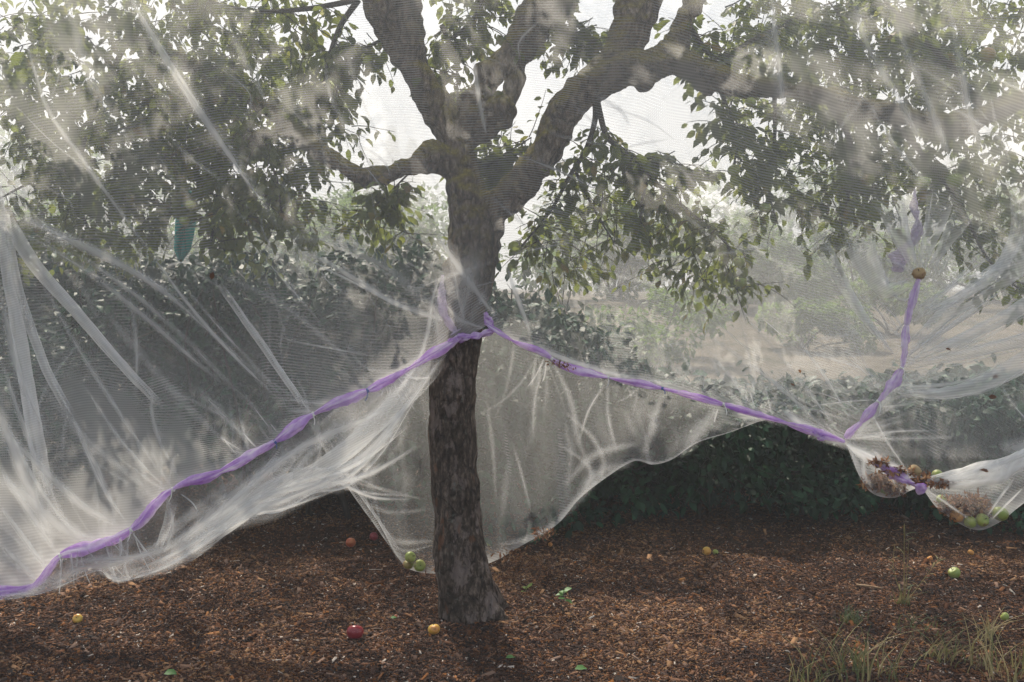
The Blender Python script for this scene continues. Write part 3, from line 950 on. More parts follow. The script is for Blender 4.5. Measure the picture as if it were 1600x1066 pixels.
# ------------------------------------------------------------------ hedge behind
hedge = empty('hedge', (0, 5.4, 0))
tag(hedge, 'dark green leafy hedge in shade behind the netted apple tree', 'hedge')
VH = VN(71)


def build_hedge():
    n = 76000
    x = NR.uniform(-3.9, 3.9, n)
    lay = NR.random(n) ** 1.7
    z = NR.random(n) ** 0.85
    top = np.interp(x, [-4, -0.5, 0.3, 0.75, 1.1, 4], [1.36, 1.36, 1.28, 0.86, 0.70, 0.70]) * (1 + np.where(x < 0.6, 1.0, 0.35) * (0.36 * VH(x * 1.1, 0 * x + 3) + 0.30 * VH(x * 3.4, 0 * x + 9)))
    lowb = np.where(x < -0.35, 0.07, 0.02) + 0.16 * (VH(x * 2.5, 0 * x) + 0.2)
    zz = lowb + (top - lowb) * z + np.where(NR.random(n) < 0.16, NR.exponential(0.07, n), 0) * np.where(x < 0.6, 1, 0.4)
    front = 5.05 + 0.75 * VH(x * 1.9, zz * 2.2 + 5) + 0.34 * VH(x * 5, zz * 5) + 0.25 * (zz / 1.4 - 0.45) ** 2 * 2 + np.where(x < -0.35, 0.25, 0)
    y = front + lay * 1.35
    y[50000:] = NR.uniform(5.7, 6.6, n - 50000)
    pos = np.stack([x, y, zz], -1)
    ax = rand_dirs(n) * 0.8 + np.array([0, -0.55, -0.35])
    up = rand_dirs(n) * 0.6 + np.array([0, -0.3, 1.0])
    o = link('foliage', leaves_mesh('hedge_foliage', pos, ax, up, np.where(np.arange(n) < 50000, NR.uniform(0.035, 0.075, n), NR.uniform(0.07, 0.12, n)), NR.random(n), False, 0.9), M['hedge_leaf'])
    put(o, hedge)
    mb = MB()
    for i in range(70):
        x0 = R.uniform(-3.8, 3.8)
        y0 = R.uniform(5.2, 6.0)
        pts = [(x0, y0, -0.02)]
        hs = 0.25 if x0 < 0.4 else 0.12
        for j in range(5):
            pts.append((pts[-1][0] + R.gauss(0, 0.06), pts[-1][1] + R.gauss(0, 0.05), hs * (j + 1)))
        tube(mb, catmull(pts, 14), np.linspace(R.uniform(0.008, 0.022), 0.004, 14), 6)
    for i in range(160):
        x0, y0 = R.uniform(-3.8, 3.8), R.uniform(5.1, 5.8)
        z0 = R.uniform(0.1, 1.1 if x0 < 0.4 else 0.5)
        pts = [(x0, y0, z0), (x0 + R.gauss(0, 0.12), y0 - R.uniform(0, 0.15), z0 + R.uniform(-0.1, 0.2)), (x0 + R.gauss(0, 0.25), y0 - R.uniform(0.1, 0.3), z0 + R.uniform(-0.2, 0.3))]
        tube(mb, catmull(pts, 8), np.linspace(0.004, 0.0012, 8), 4)
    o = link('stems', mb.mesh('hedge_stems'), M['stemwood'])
    put(o, hedge)


build_hedge()

# ------------------------------------------------------------------ shrubs and trees beyond, in the haze


def far_bush(name, px, d, topy, width, nleaf, size, mat, label, cat, group=None, trunkz=0.0, seed=0):
    rr = random.Random(seed + 100)
    ztop = P(px, topy, d).z
    base = P(px, 450, d)
    z0 = float(slope(d))
    root = empty(name, (base.x, d, z0))
    tag(root, label, cat, group)
    nl = 7 + int(width * 1.5)
    pos = []
    zb = z0 + (ztop - z0) * trunkz
    lobes = []
    for i in range(nl):
        a = rr.uniform(0, 6.28)
        rad_ = width * 0.5 * math.sqrt(rr.random())
        z = zb + (ztop - zb) * rr.uniform(0.12, 0.86)
        sc_ = (1.0 - 0.45 * (z - zb) / (ztop - zb))
        lobes.append((base.x + rad_ * math.cos(a) * sc_, d + rad_ * math.sin(a) * sc_, z, (ztop - zb) * rr.uniform(0.16, 0.30)))
    lobes.append((base.x, d, z0 + (ztop - z0) * 0.86, (ztop - z0) * 0.15))
    L = np.array(lobes)
    w = L[:, 3] ** 2
    idx = NR.choice(len(L), nleaf, p=w / w.sum())
    dv = rand_dirs(nleaf)
    r = L[idx, 3] * (0.55 + 0.55 * NR.random(nleaf) ** 0.6)
    pos = L[idx, :3] + dv * r[:, None] * np.array([1.15, 1.0, 0.9])
    keep = pos[:, 2] > z0 + 0.03
    pos, dv = pos[keep], dv[keep]
    ax = dv + rand_dirs(len(pos)) * 0.8 + np.array([0, 0, -0.4])
    up = rand_dirs(len(pos)) * 0.5 + np.array([0, 0, 1.0])
    o = link('crown', leaves_mesh(name + '_crown', pos, ax, up, NR.uniform(0.6, 1.2, len(pos)) * size, NR.random(len(pos)), True, 1.2), mat)
    put(o, root)
    mb = MB()
    for l in lobes[:6]:
        c = catmull([(base.x + rr.uniform(-0.1, 0.1), d, z0 - 0.05), (base.x + (l[0] - base.x) * 0.4, d + (l[1] - d) * 0.4, z0 + (l[2] - z0) * 0.5), l[:3]], 9)
        tube(mb, c, np.linspace(0.012 * ztop + 0.006, 0.006, 9), 6)
    o = link('trunk', mb.mesh(name + '_trunk'), M['farbark'])
    put(o, root)
    return root


FAR = [
    ('shrub', 1150, 20.0, 335, 4.6, 6500, 0.15, 'bright green shrub on the slope right of the hanging apple branch', 'shrub'),
    ('shrub', 1340, 22.0, 345, 4.6, 5200, 0.16, 'green shrub on the slope below the right apple limb', 'shrub'),
    ('shrub', 1570, 20.0, 300, 5.0, 5200, 0.15, 'tall green shrub on the slope at far right', 'shrub'),
    ('shrub', 960, 21.0, 330, 4.4, 5200, 0.15, 'hazy green shrub just right of the apple trunk beyond the hedge', 'shrub'),
    ('shrub', 640, 16.0, 325, 3.4, 4800, 0.12, 'pale green shrub just left of the apple trunk beyond the hedge', 'shrub'),
    ('shrub', 480, 18.0, 320, 3.6, 4600, 0.13, 'hazy green shrub under the low left apple limb beyond the hedge', 'shrub'),
    ('shrub', 250, 18.0, 345, 4.0, 4600, 0.13, 'hazy shrub behind the teal cloth and the left foliage', 'shrub'),
    ('shrub', 30, 16.0, 325, 4.0, 4600, 0.12, 'hazy shrub beyond the hedge at far left', 'shrub'),
    ('shrub', 1255, 13.5, 470, 1.8, 2200, 0.09, 'low dull bush on the pale slope behind the right net panel', 'shrub'),
    ('shrub', 1030, 12.5, 455, 2.0, 2400, 0.09, 'low dark bush on the slope behind the net just right of the trunk', 'shrub'),
    ('shrub', 1400, 15.0, 450, 2.6, 2600, 0.10, 'olive bush on the slope just left of the lilac ribbon at right', 'shrub'),
    ('broadleaf_tree', 560, 70.0, 290, 19.0, 4200, 0.65, 'pale round tree in haze left of the apple trunk', 'tree'),
    ('broadleaf_tree', 1000, 80.0, 275, 21.0, 4200, 0.7, 'pale round tree in haze right of the apple trunk', 'tree'),
    ('broadleaf_tree', 1330, 75.0, 270, 21.0, 4200, 0.7, 'pale broad tree in haze behind the right foliage', 'tree'),
    ('broadleaf_tree', 60, 70.0, 215, 20.0, 4200, 0.65, 'pale tall tree in haze behind the foliage at far left', 'tree'),
    ('broadleaf_tree', 330, 80.0, 290, 21.0, 3600, 0.7, 'low pale tree in haze behind the left foliage', 'tree'),
    ('broadleaf_tree', 1590, 70.0, 255, 16.0, 3600, 0.65, 'pale tree in haze at the far right edge', 'tree'),
]
for i, f in enumerate(FAR):
    far_bush(f[0], f[1], f[2], f[3], f[4], f[5], f[6], M['shrub_leaf'], f[7], f[8],
             'shrubs beyond the hedge' if f[0] == 'shrub' else 'hazy trees in the distance', 0.0 if f[0] == 'shrub' else 0.1, i)


def conifer(px, d, topy, hw, label, seed):
    rr = np.random.default_rng(seed)
    zt = P(px, topy, d).z
    bx = P(px, 450, d).x
    root = empty('conifer', (bx, d, 1.0))
    tag(root, label, 'tree', 'hazy trees in the distance')
    n = 4200
    t = rr.random(n) ** 0.7
    ring = (np.floor(t * 26) / 26 * 0.5 + t * 0.5 + rr.normal(0, 0.012, n)).clip(0.01, 1)
    z = zt * (1 - ring * 0.95) + rr.normal(0, zt * 0.008, n)
    a = rr.uniform(0, 6.28, n)
    br = hw * ring * (0.75 + 0.35 * np.sin(a * 3 + ring * 40)) * rr.random(n) ** 0.5
    pos = np.stack([bx + br * np.cos(a), d + br * np.sin(a), z - br * 0.35], -1)
    ax = np.stack([np.cos(a), np.sin(a), -0.5 + rr.normal(0, 0.3, n)], -1)
    up = rand_dirs(n) * 0.4 + np.array([0, 0, 1])
    o = link('crown', leaves_mesh('conifer_crown', pos, ax, up, rr.uniform(0.5, 1.1, n) * 2.2, rr.random(n), True, 0.7), M['conifer'])
    put(o, root)
    mb = MB()
    tube(mb, [(bx, d, 0.8), (bx, d, zt * 0.5), (bx, d, zt * 0.97)], [0.6, 0.4, 0.05], 7)
    put(link('trunk', mb.mesh('conifer_trunk'), M['farbark']), root)


conifer(615, 280, 195, 8, 'tallest pale conifer in haze left of the trunk fork', 1)
conifer(645, 290, 215, 9, 'second pale conifer in haze close beside the apple fork', 2)
conifer(585, 285, 245, 10, 'shorter pale conifer in haze above the low left limb', 3)
conifer(1480, 280, 240, 10, 'pale conifer in haze behind the right foliage', 4)

# ------------------------------------------------------------------ the net
net = empty('fruit_net', P(735, 520, 3.7))
tag(net, 'white translucent netting draped over the apple tree and tied with lilac ribbon', 'net')


def grid_panel():
    mb = MB()
    xs = np.arange(-170, 1771, 6.0)
    nv = 250
    v = np.linspace(0, 1, nv)[None]
    px = xs[:, None] + 0 * v
    py = TOPY + (Sb(px) - TOPY) * v
    d = FD(px, py)
    # the sheet is drawn tight into the seam and lies round the trunk
    tr = np.exp(-((px - 735) / 45.0) ** 2) * np.exp(-((py - 500) / 90.0) ** 2)
    d = d - 0.0 * tr
    nvn = VN(91)
    dn = 1.0 + 0.5 * nvn(px / 130 - py / 300, py / 170) + 0.45 * nvn(px / 40 - py / 130 + 5, py / 120) + 0.8 * np.exp(-((1 - v) / 0.012) ** 2)
    dn = dn * (1 + 1.5 * ((py - 540) / 330).clip(0, 1) * ((360 - px) / 340).clip(0, 1.2)) * np.where((px > 1322) & (py > 715), 0.40, 1.0)
    dn = dn * (1 + 0.22 * ((420 - py) / 160).clip(0, 1))
    ns = len(xs)
    i = (np.arange(ns - 1)[:, None] * nv + np.arange(nv - 1)[None])
    q = np.stack([i, i + nv, i + nv + 1, i + 1], -1).reshape(-1, 4)
    mb.add(PA(px, py, d).reshape(-1, 3), q, None, dens=dn.clip(0.3).ravel(), thr=thread(px, py).ravel(), weft=((px + 20 * VT1(py / 200, px / 200)) / 3.1).ravel())
    return mb


front = grid_panel()
FOLDS = [  # points, half width px, density, kind, end width
    # fan out of the upper left
    ([(-8, 290), (8, 400), (30, 520), (52, 660), (78, 810)], 9, 1.5, 'band', 14),
    ([(6, 335), (28, 450), (70, 570), (112, 650)], 8, 1.5, 'band', 7),
    ([(112, 650), (150, 730), (185, 810)], 7, 0.9, 'gauss', None),
    ([(10, 345), (60, 420), (130, 500), (200, 580), (255, 640)], 11, 1.3, 'band', 6),
    ([(0, 450), (30, 580), (80, 690)], 10, 0.8, 'gauss', None),
    ([(20, 340), (110, 375), (200, 420), (290, 480)], 10, 0.9, 'gauss', None),
    ([(30, 360), (130, 420), (220, 490), (300, 560), (350, 600)], 7, 1.0, 'gauss', None),
    ([(20, 330), (120, 385), (235, 440), (330, 520), (420, 600)], 5, 0.8, 'gauss', None),
    ([(60, 430), (120, 540), (190, 650), (250, 740)], 5, 0.7, 'gauss', None),
    ([(0, 560), (50, 700), (110, 830)], 6, 1.0, 'gauss', None), ([(-10, 620), (30, 720), (85, 850)], 14, 1.2, 'gauss', None),
    ([(10, 660), (60, 760), (130, 850)], 5, 0.9, 'gauss', None), ([(0, 730), (40, 790), (90, 865)], 8, 1.1, 'gauss', None),
    ([(0, 790), (30, 830), (75, 890)], 6, 1.0, 'gauss', None), ([(0, 850), (30, 880), (60, 910)], 8, 1.1, 'gauss', None),
    ([(110, 640), (150, 740), (200, 820)], 4, 0.8, 'gauss', None), ([(130, 600), (190, 690), (260, 765)], 4, 0.8, 'gauss', None),
    ([(-10, 740), (40, 775), (105, 830), (170, 846)], 15, 1.0, 'gauss', None), ([(-10, 660), (60, 725), (130, 790), (195, 826)], 10, 0.9, 'gauss', None), ([(60, 600), (140, 690), (240, 772)], 9, 0.6, 'gauss', None),
    ([(-8, 322), (116, 376), (226, 434), (300, 470)], 9, 0.6, 'gauss', None), ([(64, 365), (161, 423), (258, 500), (345, 586), (400, 640)], 6, 0.7, 'gauss', None), ([(280, 440), (350, 520), (420, 597), (450, 640)], 4, 0.8, 'gauss', None),
    ([(330, 425), (430, 470), (520, 540), (580, 600)], 6, 0.5, 'gauss', None), ([(300, 600), (360, 660), (400, 700)], 8, 0.5, 'gauss', None), ([(160, 480), (260, 600), (350, 690)], 9, 0.5, 'gauss', None),
    # long diagonals across the left crown
    ([(190, -40), (235, 50), (290, 140), (350, 230), (400, 300), (440, 360)], 13, 0.8, 'gauss', None), ([(195, -20), (250, 80), (320, 190), (385, 280)], 5, 1.8, 'gauss', None),
    ([(205, 0), (240, 55), (300, 150), (360, 245), (420, 330)], 3.5, 2.2, 'gauss', None),
    ([(40, 60), (75, 170), (130, 250), (205, 355), (240, 400)], 5, 1.2, 'gauss', None), ([(235, 395), (290, 470), (350, 540), (430, 620)], 4, 1.4, 'gauss', None),
    ([(340, 440), (410, 540), (455, 605), (482, 643)], 5, 1.3, 'band', 5),
    ([(330, 430), (380, 500), (430, 560)], 3, 0.9, 'gauss', None),
    ([(340, 0), (380, 90), (420, 170)], 8, 0.5, 'gauss', None), ([(505, 90), (520, 160), (560, 230), (590, 270)], 5, 0.8, 'gauss', None),
    ([(100, -20), (140, 120), (210, 240)], 12, 0.45, 'gauss', None),
    # swoops into the trunk tie
    ([(455, 395), (500, 405), (560, 440), (620, 475), (680, 495), (735, 505)], 7, 1.4, 'gauss', None), ([(470, 400), (560, 445), (640, 485), (715, 505)], 3, 1.8, 'gauss', None),
    ([(440, 370), (520, 380), (600, 420), (690, 490)], 12, 0.6, 'gauss', None),
    ([(680, 365), (705, 400), (740, 450), (780, 500)], 9, 1.3, 'gauss', None), ([(685, 370), (720, 425), (770, 490)], 3.5, 1.9, 'gauss', None),
    ([(790, 410), (805, 455), (830, 525)], 5, 1.2, 'gauss', None), ([(740, 90), (748, 150), (760, 215)], 5, 1.3, 'gauss', None),
    ([(690, 425), (675, 470), (668, 520), (650, 570), (600, 640)], 5, 1.4, 'gauss', None), ([(692, 430), (682, 500), (690, 545)], 10, 0.7, 'gauss', None),
    ([(540, 20), (545, 90), (580, 190), (640, 290)], 4, 0.4, 'gauss', None),
    # cloth gathered round the trunk above the tie
    ([(742, 385), (728, 430), (716, 480), (712, 530)], 34, 0.75, 'gauss', None), ([(700, 420), (694, 460), (690, 505), (694, 540)], 15, 0.6, 'gauss', None),
    ([(700, 400), (715, 450), (728, 520)], 6, 0.7, 'gauss', None), ([(748, 400), (730, 460), (715, 525)], 8, 0.6, 'gauss', None), ([(765, 440), (745, 480), (728, 522)], 7, 0.6, 'gauss', None), ([(690, 470), (720, 500), (760, 515)], 5, 0.9, 'gauss', None),
    # right side
    ([(1205, -20), (1212, 60), (1220, 130), (1228, 190)], 6, 1.2, 'gauss', None), ([(1195, 0), (1210, 100), (1235, 230)], 14, 0.5, 'gauss', None),
    ([(1330, -30), (1350, 60), (1400, 150), (1450, 240)], 10, 0.8, 'gauss', None), ([(1400, 40), (1440, 140), (1490, 260)], 9, 0.7, 'gauss', None),
    ([(1480, 0), (1500, 100), (1520, 200), (1560, 290)], 10, 0.6, 'gauss', None), ([(1350, 150), (1400, 230), (1470, 310)], 5, 0.7, 'gauss', None),
    ([(1275, 365), (1310, 430), (1345, 490), (1395, 555)], 13, 1.1, 'band', 3),
    ([(1340, 360), (1355, 410), (1385, 455), (1432, 435)], 25, 0.9, 'band', 6), ([(1385, 310), (1400, 350), (1422, 400), (1433, 425)], 23, 0.9, 'band', 5),
    ([(1470, 300), (1460, 350), (1448, 390), (1440, 425)], 22, 0.9, 'band', 4), ([(1510, 330), (1480, 375), (1450, 428)], 16, 0.9, 'band', 3),
    ([(1590, 290), (1590, 360), (1560, 420), (1500, 465), (1430, 495)], 13, 1.2, 'band', 4),
    ([(1680, 330), (1600, 400), (1540, 445), (1480, 490), (1415, 545)], 28, 1.2, 'band', 8), ([(1560, 460), (1500, 500), (1410, 560)], 5, 1.5, 'band', 3),
    ([(1680, 420), (1600, 478), (1520, 520), (1420, 568)], 15, 1.2, 'band', 4), ([(1700, 480), (1600, 530), (1500, 555), (1415, 575)], 14, 0.9, 'band', 4),
    ([(1700, 500), (1600, 565), (1530, 600), (1460, 615), (1385, 607)], 21, 1.2, 'band', 4), ([(1690, 640), (1620, 690), (1560, 700)], 20, 1.0, 'gauss', None),
    ([(1240, 520), (1290, 590), (1330, 660)], 4, 0.9, 'gauss', None), ([(1150, 480), (1230, 570), (1315, 680)], 5, 0.8, 'gauss', None), ([(1100, 520), (1200, 590), (1300, 680)], 6, 0.7, 'gauss', None),
    ([(1330, 690), (1370, 640), (1400, 600)], 12, 0.8, 'gauss', None), ([(1345, 610), (1380, 680), (1420, 740)], 3, 1.0, 'gauss', None),
    ([(1320, 690), (1350, 710), (1400, 735), (1440, 752)], 13, 2.2, 'gauss', None), ([(1335, 700), (1390, 728), (1450, 755)], 6, 2.5, 'gauss', None),
    ([(1400, 760), (1380, 720), (1360, 700)], 4, 1.0, 'gauss', None), ([(1440, 760), (1470, 780), (1520, 815)], 3, 0.9, 'gauss', None), ([(1590, 740), (1560, 780), (1540, 810)], 3, 1.0, 'gauss', None),
    ([(1600, 760), (1570, 790), (1545, 815)], 3, 1.0, 'gauss', None), ([(1350, 705), (1350, 740), (1365, 765)], 6, 0.8, 'gauss', None),
    ([(1220, 640), (1270, 672), (1330, 700)], 10, 1.6, 'gauss', None), ([(760, 510), (840, 545), (960, 585), (1060, 600)], 6, 1.0, 'gauss', None),
]
for pts, w, dn, kind, we in list(FOLDS):
    if kind == 'band':
        for _ in range(4):
            o_ = R.uniform(-1.3, 1.3)
            FOLDS.append(([(x + o_ * w * (1 - 0.5 * j_ / len(pts)), y + o_ * w * 0.5 + R.gauss(0, 2)) for j_, (x, y) in enumerate(pts)][R.randint(0, 1):], R.uniform(1.5, 4), R.uniform(0.4, 1.1), 'gauss', None))
for pts, w, dn, kind, we in FOLDS:
    strip(front, pts, w * (1.25 if kind == 'gauss' else 1.1), dn * (2.0 if kind == 'gauss' else 1.9), kind, FD, wend=we, th_tilt=R.uniform(-0.8, 0.8), arch=0.006 + 0.0006 * w)


def along(line, t):
    c = catmull(np.array(line, float), 200)
    return c[int(t * 199)], c


def fan(mb, line, n, up, spread, length, dfun, seed, w=(1.5, 4), dens=(0.5, 1.3), bias=0.0):
    """creases that run out of a tied seam"""
    rr = random.Random(seed)
    ties = [rr.random() for _ in range(max(3, n // 7))]
    for _ in range(n):
        t = min(0.995, max(0.0, rr.choice(ties) + rr.gauss(0, 0.02)))
        p, _c = along(line, t)
        a = up + bias + rr.gauss(0, spread)
        L = length * rr.uniform(0.35, 1.3)
        cv = rr.gauss(0, 0.25)
        pts = [(p[0], p[1])]
        for j in range(3):
            aa = a + cv * j * 0.5
            pts.append((pts[-1][0] + math.cos(aa) * L / 3, pts[-1][1] + math.sin(aa) * L / 3))
        strip(mb, pts, rr.uniform(*w), 2.0 * rr.uniform(*dens), 'gauss', dfun, arch=0.004, off=0.008)


fan(front, LSTR[1:11], 34, rad(-118), 0.4, 120, FD, 3, w=(3, 10), dens=(0.15, 0.38))
fan(front, LSTR[8:], 16, rad(-135), 0.4, 90, FD, 4, w=(2, 6), dens=(0.3, 0.8))
fan(front, RSTR, 24, rad(-100), 0.6, 120, FD, 5, w=(2, 7), dens=(0.25, 0.7))
fan(front, [(1320, 685), (1370, 632), (1410, 570), (1422, 500), (1437, 432)], 36, rad(-25), 0.4, 150, FD, 6, w=(2, 7), dens=(0.3, 0.8))
fan(front, [(1320, 685), (1370, 632), (1410, 570), (1422, 500), (1437, 432)], 26, rad(-140), 0.4, 130, FD, 7, dens=(0.3, 0.9))
# faint strain lines all over the sheet
for _ in range(130):
    x, y = R.uniform(-50, 1650), R.uniform(60, 640)
    if y > Sb(x) - 40: continue
    a = rad(60 if x < 700 else 50) + R.gauss(0, 0.35)
    if 620 < x < 1300: a = rad(25) + R.gauss(0, 0.5)
    L = R.uniform(60, 190)
    c = R.gauss(0, 18)
    pts = [(x, y), (x + math.cos(a) * L / 2 + c, y + math.sin(a) * L / 2), (x + math.cos(a) * L, y + math.sin(a) * L)]
    pts = [(u, min(v, float(Sb(u)) - 4)) for u, v in pts]
    strip(front, pts, R.uniform(1.5, 7), R.uniform(0.4, 1.6), 'gauss', FD, arch=0.004, off=0.006)
put(link('front_panel', front.mesh('front_panel'), M['net']), net)

# skirt below the left seam
sk = MB()
HEM_L = [(-160, 965), (-40, 942), (20, 936), (70, 926), (120, 905), (155, 892), (170, 904), (195, 908), (215, 903), (262, 886), (330, 845), (390, 808), (440, 800), (490, 772), (545, 760), (600, 705), (640, 640), (672, 585), (700, 548)]
SK_TOP = [(p[0], p[1] - 1) for p in LSTR]
sheet(sk, SK_TOP, HEM_L, [3.48, 3.56, 3.62, 3.66, 3.70], [3.44, 3.50, 3.54, 3.60, 3.70], 320, 46, 0.045, 61, 0.36, 2.0, 22)
sheet(sk, SK_TOP, [(x, y - 4 + 0.02 * (x - 300)) for x, y in HEM_L], [3.50, 3.58, 3.64, 3.68, 3.72], [3.56, 3.60, 3.64, 3.68, 3.74], 320, 40, 0.05, 64, 0.18, 0.7, 15)


def dskirt(px, py): return np.interp(px, [-160, 0, 400, 700], [3.44, 3.51, 3.58, 3.68]) + 0 * py


SKF = [
    ([(662, 553), (640, 590), (590, 658), (500, 735), (425, 765), (350, 820), (275, 876)], 14, 1.6, 'band', 16), ([(670, 590), (600, 683), (545, 745), (480, 770)], 6, 2.0, 'gauss', None),
    ([(655, 695), (565, 745), (475, 760), (400, 783), (325, 833)], 8, 2.2, 'gauss', None), ([(640, 780), (580, 776), (525, 752), (480, 745)], 5, 1.6, 'gauss', None),
    ([(490, 653), (440, 723), (380, 783), (310, 843), (240, 880)], 18, 1.1, 'band', 12), ([(690, 560), (630, 640), (560, 720), (470, 768), (380, 805), (270, 880)], 9, 2.2, 'gauss', None),
    ([(270, 775), (262, 815), (245, 865)], 9, 0.9, 'band', 5), ([(430, 695), (400, 750), (350, 800), (270, 850)], 16, 0.9, 'gauss', None), ([(500, 700), (450, 760), (390, 800)], 12, 1.0, 'band', 6),
    ([(545, 758), (450, 792), (390, 806), (320, 848), (262, 884), (212, 902)], 5, 2.6, 'gauss', None), ([(640, 640), (590, 700), (540, 755)], 6, 1.8, 'gauss', None),
    ([(160, 900), (220, 880), (300, 830), (380, 770), (470, 700), (600, 640), (690, 570)], 12, 1.6, 'gauss', None), ([(180, 905), (300, 850), (400, 780), (520, 730), (620, 650), (670, 590)], 7, 2.0, 'gauss', None),
    ([(250, 885), (330, 800), (420, 730), (490, 690)], 14, 1.3, 'gauss', None), ([(270, 885), (380, 810), (500, 760), (580, 740)], 10, 1.8, 'gauss', None),
    ([(400, 760), (480, 745), (560, 720), (640, 660)], 10, 1.5, 'band', 4), ([(420, 735), (520, 735), (600, 765)], 4, 1.2, 'gauss', None), ([(470, 690), (520, 640), (600, 610), (680, 560)], 16, 0.8, 'gauss', None),
    ([(690, 545), (650, 600), (590, 660), (540, 700), (480, 760)], 20, 1.0, 'band', 10), ([(600, 720), (560, 745), (500, 765)], 6, 1.3, 'gauss', None), ([(520, 760), (580, 770), (640, 775)], 4, 1.0, 'gauss', None),
    ([(210, 840), (235, 870), (260, 884)], 3, 1.0, 'gauss', None), ([(260, 775), (270, 820), (255, 870)], 7, 1.0, 'gauss', None), ([(280, 770), (300, 785), (310, 800)], 2, 1.8, 'gauss', None), ([(205, 830), (220, 850), (232, 866)], 2, 1.8, 'gauss', None),
    ([(80, 915), (120, 890), (160, 885), (210, 875)], 12, 1.5, 'gauss', None), ([(100, 880), (150, 875), (220, 868), (280, 850)], 9, 1.2, 'gauss', None), ([(160, 890), (172, 902), (190, 906), (208, 900)], 7, 2.5, 'gauss', None),
    ([(165, 880), (178, 898), (182, 906)], 4, 2.0, 'gauss', None), ([(195, 878), (198, 895), (206, 905)], 4, 2.0, 'gauss', None), ([(0, 930), (60, 925), (120, 905)], 6, 1.3, 'gauss', None),
    ([(430, 692), (425, 740), (400, 790)], 7, 0.9, 'gauss', None), ([(345, 740), (350, 790), (330, 840)], 6, 0.8, 'gauss', None), ([(490, 650), (500, 700), (480, 760)], 6, 0.8, 'gauss', None),
]
for pts, w, dn, kind, we in SKF:
    strip(sk, pts, w, dn * 1.35, kind, dskirt, wend=we, th_tilt=R.uniform(-0.8, 0.8), arch=0.008)
ct_, ch_ = catmull(np.array(SK_TOP, float), 200), catmull(np.array(HEM_L, float), 200)
for _ in range(42):
    t0 = R.uniform(0.12, 0.80)
    t1 = min(0.99, t0 + R.uniform(0.08, 0.38))
    v0 = R.uniform(0.35, 0.97)
    v1 = (v0 - R.uniform(-0.08, 0.75)) if R.random() < 0.8 else R.uniform(0, 1)
    v1 = min(0.96, max(0.03, v1))
    pts = []
    for k_ in np.linspace(0, 1, 5):
        i_ = int((t0 + (t1 - t0) * k_) * 199)
        vv = v0 + (v1 - v0) * k_ + 0.06 * math.sin(k_ * math.pi)
        q_ = ct_[i_] * (1 - vv) + ch_[i_] * vv
        pts.append((q_[0], q_[1]))
    strip(sk, pts, R.uniform(4, 15), R.uniform(0.3, 1.0), 'gauss', dskirt, arch=0.006, off=R.uniform(0, 0.02), th_tilt=R.uniform(-1, 1))
fan(sk, LSTR[3:13], 26, rad(75), 0.45, 60, dskirt, 8, dens=(0.6, 1.6))
put(link('hanging_skirt', sk.mesh('hanging_skirt'), M['net']), net)

# rear sheet behind the trunk, hung from the right seam, its foot a pouch of apples
bk = MB()
BTOP = [(500, 660), (560, 610), (640, 566), (700, 538), (740, 518), (775, 520), (850, 556), (950, 592), (1035, 609), (1130, 636), (1238, 664)]
BHEM = [(542, 748), (590, 815), (622, 872), (650, 893), (705, 895), (765, 880), (820, 850), (870, 820), (905, 780), (945, 748), (990, 721), (1020, 726), (1050, 718), (1090, 692), (1140, 676), (1200, 656), (1240, 667)]
sheet(bk, BTOP, BHEM, [4.18, 4.05, 4.0, 3.97, 3.93, 3.88, 3.80, 3.74, 3.71, 3.69, 3.65], [4.20, 4.24, 4.26, 4.28, 4.25, 4.15, 4.0, 3.9, 3.8, 3.72, 3.66], 330, 120, 0.075, 81, 0.50, 1.7, 17, mid=0.06)


def dback(px, py):
    t = ((py - 520) / 350).clip(0, 1)
    return np.interp(px, [500, 640, 760, 900, 1100, 1240], [4.16, 4.0, 3.9, 3.75, 3.69, 3.65]) * (1 - t) + np.interp(px, [500, 640, 760, 900, 1100, 1240], [4.19, 4.26, 4.24, 3.95, 3.72, 3.66]) * t + 0.06 * np.sin(t * math.pi) - 0.03


BKF = [
    ([(480, 640), (540, 745), (600, 832), (632, 884)], 6, 1.6, 'band', 5), ([(545, 750), (600, 765), (660, 780)], 4, 1.0, 'gauss', None), ([(560, 780), (610, 800), (670, 795)], 5, 1.0, 'gauss', None),
    ([(590, 815), (620, 845), (680, 845)], 6, 1.2, 'gauss', None), ([(600, 830), (630, 860), (680, 850)], 3, 1.2, 'gauss', None), ([(860, 560), (890, 620), (905, 690), (930, 745)], 6, 0.9, 'gauss', None),
    ([(800, 690), (815, 740), (830, 800)], 3, 0.9, 'gauss', None), ([(950, 592), (950, 650), (965, 710)], 4, 1.2, 'gauss', None), ([(950, 592), (920, 640), (905, 690)], 3, 1.2, 'gauss', None), ([(850, 560), (835, 590), (820, 610)], 2, 1.8, 'gauss', None),
    ([(855, 560), (850, 590), (845, 600)], 2, 1.8, 'gauss', None), ([(770, 512), (755, 530), (742, 545)], 2, 2.2, 'gauss', None), ([(1035, 610), (1020, 660), (1005, 715)], 8, 0.8, 'gauss', None), ([(1120, 640), (1095, 670), (1060, 715)], 12, 1.2, 'gauss', None),
    ([(1122, 638), (1118, 650), (1115, 662)], 2, 2.2, 'gauss', None), ([(990, 722), (940, 735), (900, 780), (870, 815)], 10, 1.2, 'gauss', None), ([(1000, 690), (930, 710), (880, 760)], 8, 0.9, 'gauss', None),
    ([(880, 640), (930, 690), (940, 740), (890, 790)], 5, 0.9, 'gauss', None), ([(870, 690), (920, 730), (915, 770)], 4, 0.9, 'gauss', None), ([(770, 850), (830, 840), (868, 815)], 6, 0.8, 'gauss', None), ([(760, 620), (770, 700), (775, 790)], 4, 0.6, 'gauss', None),
]
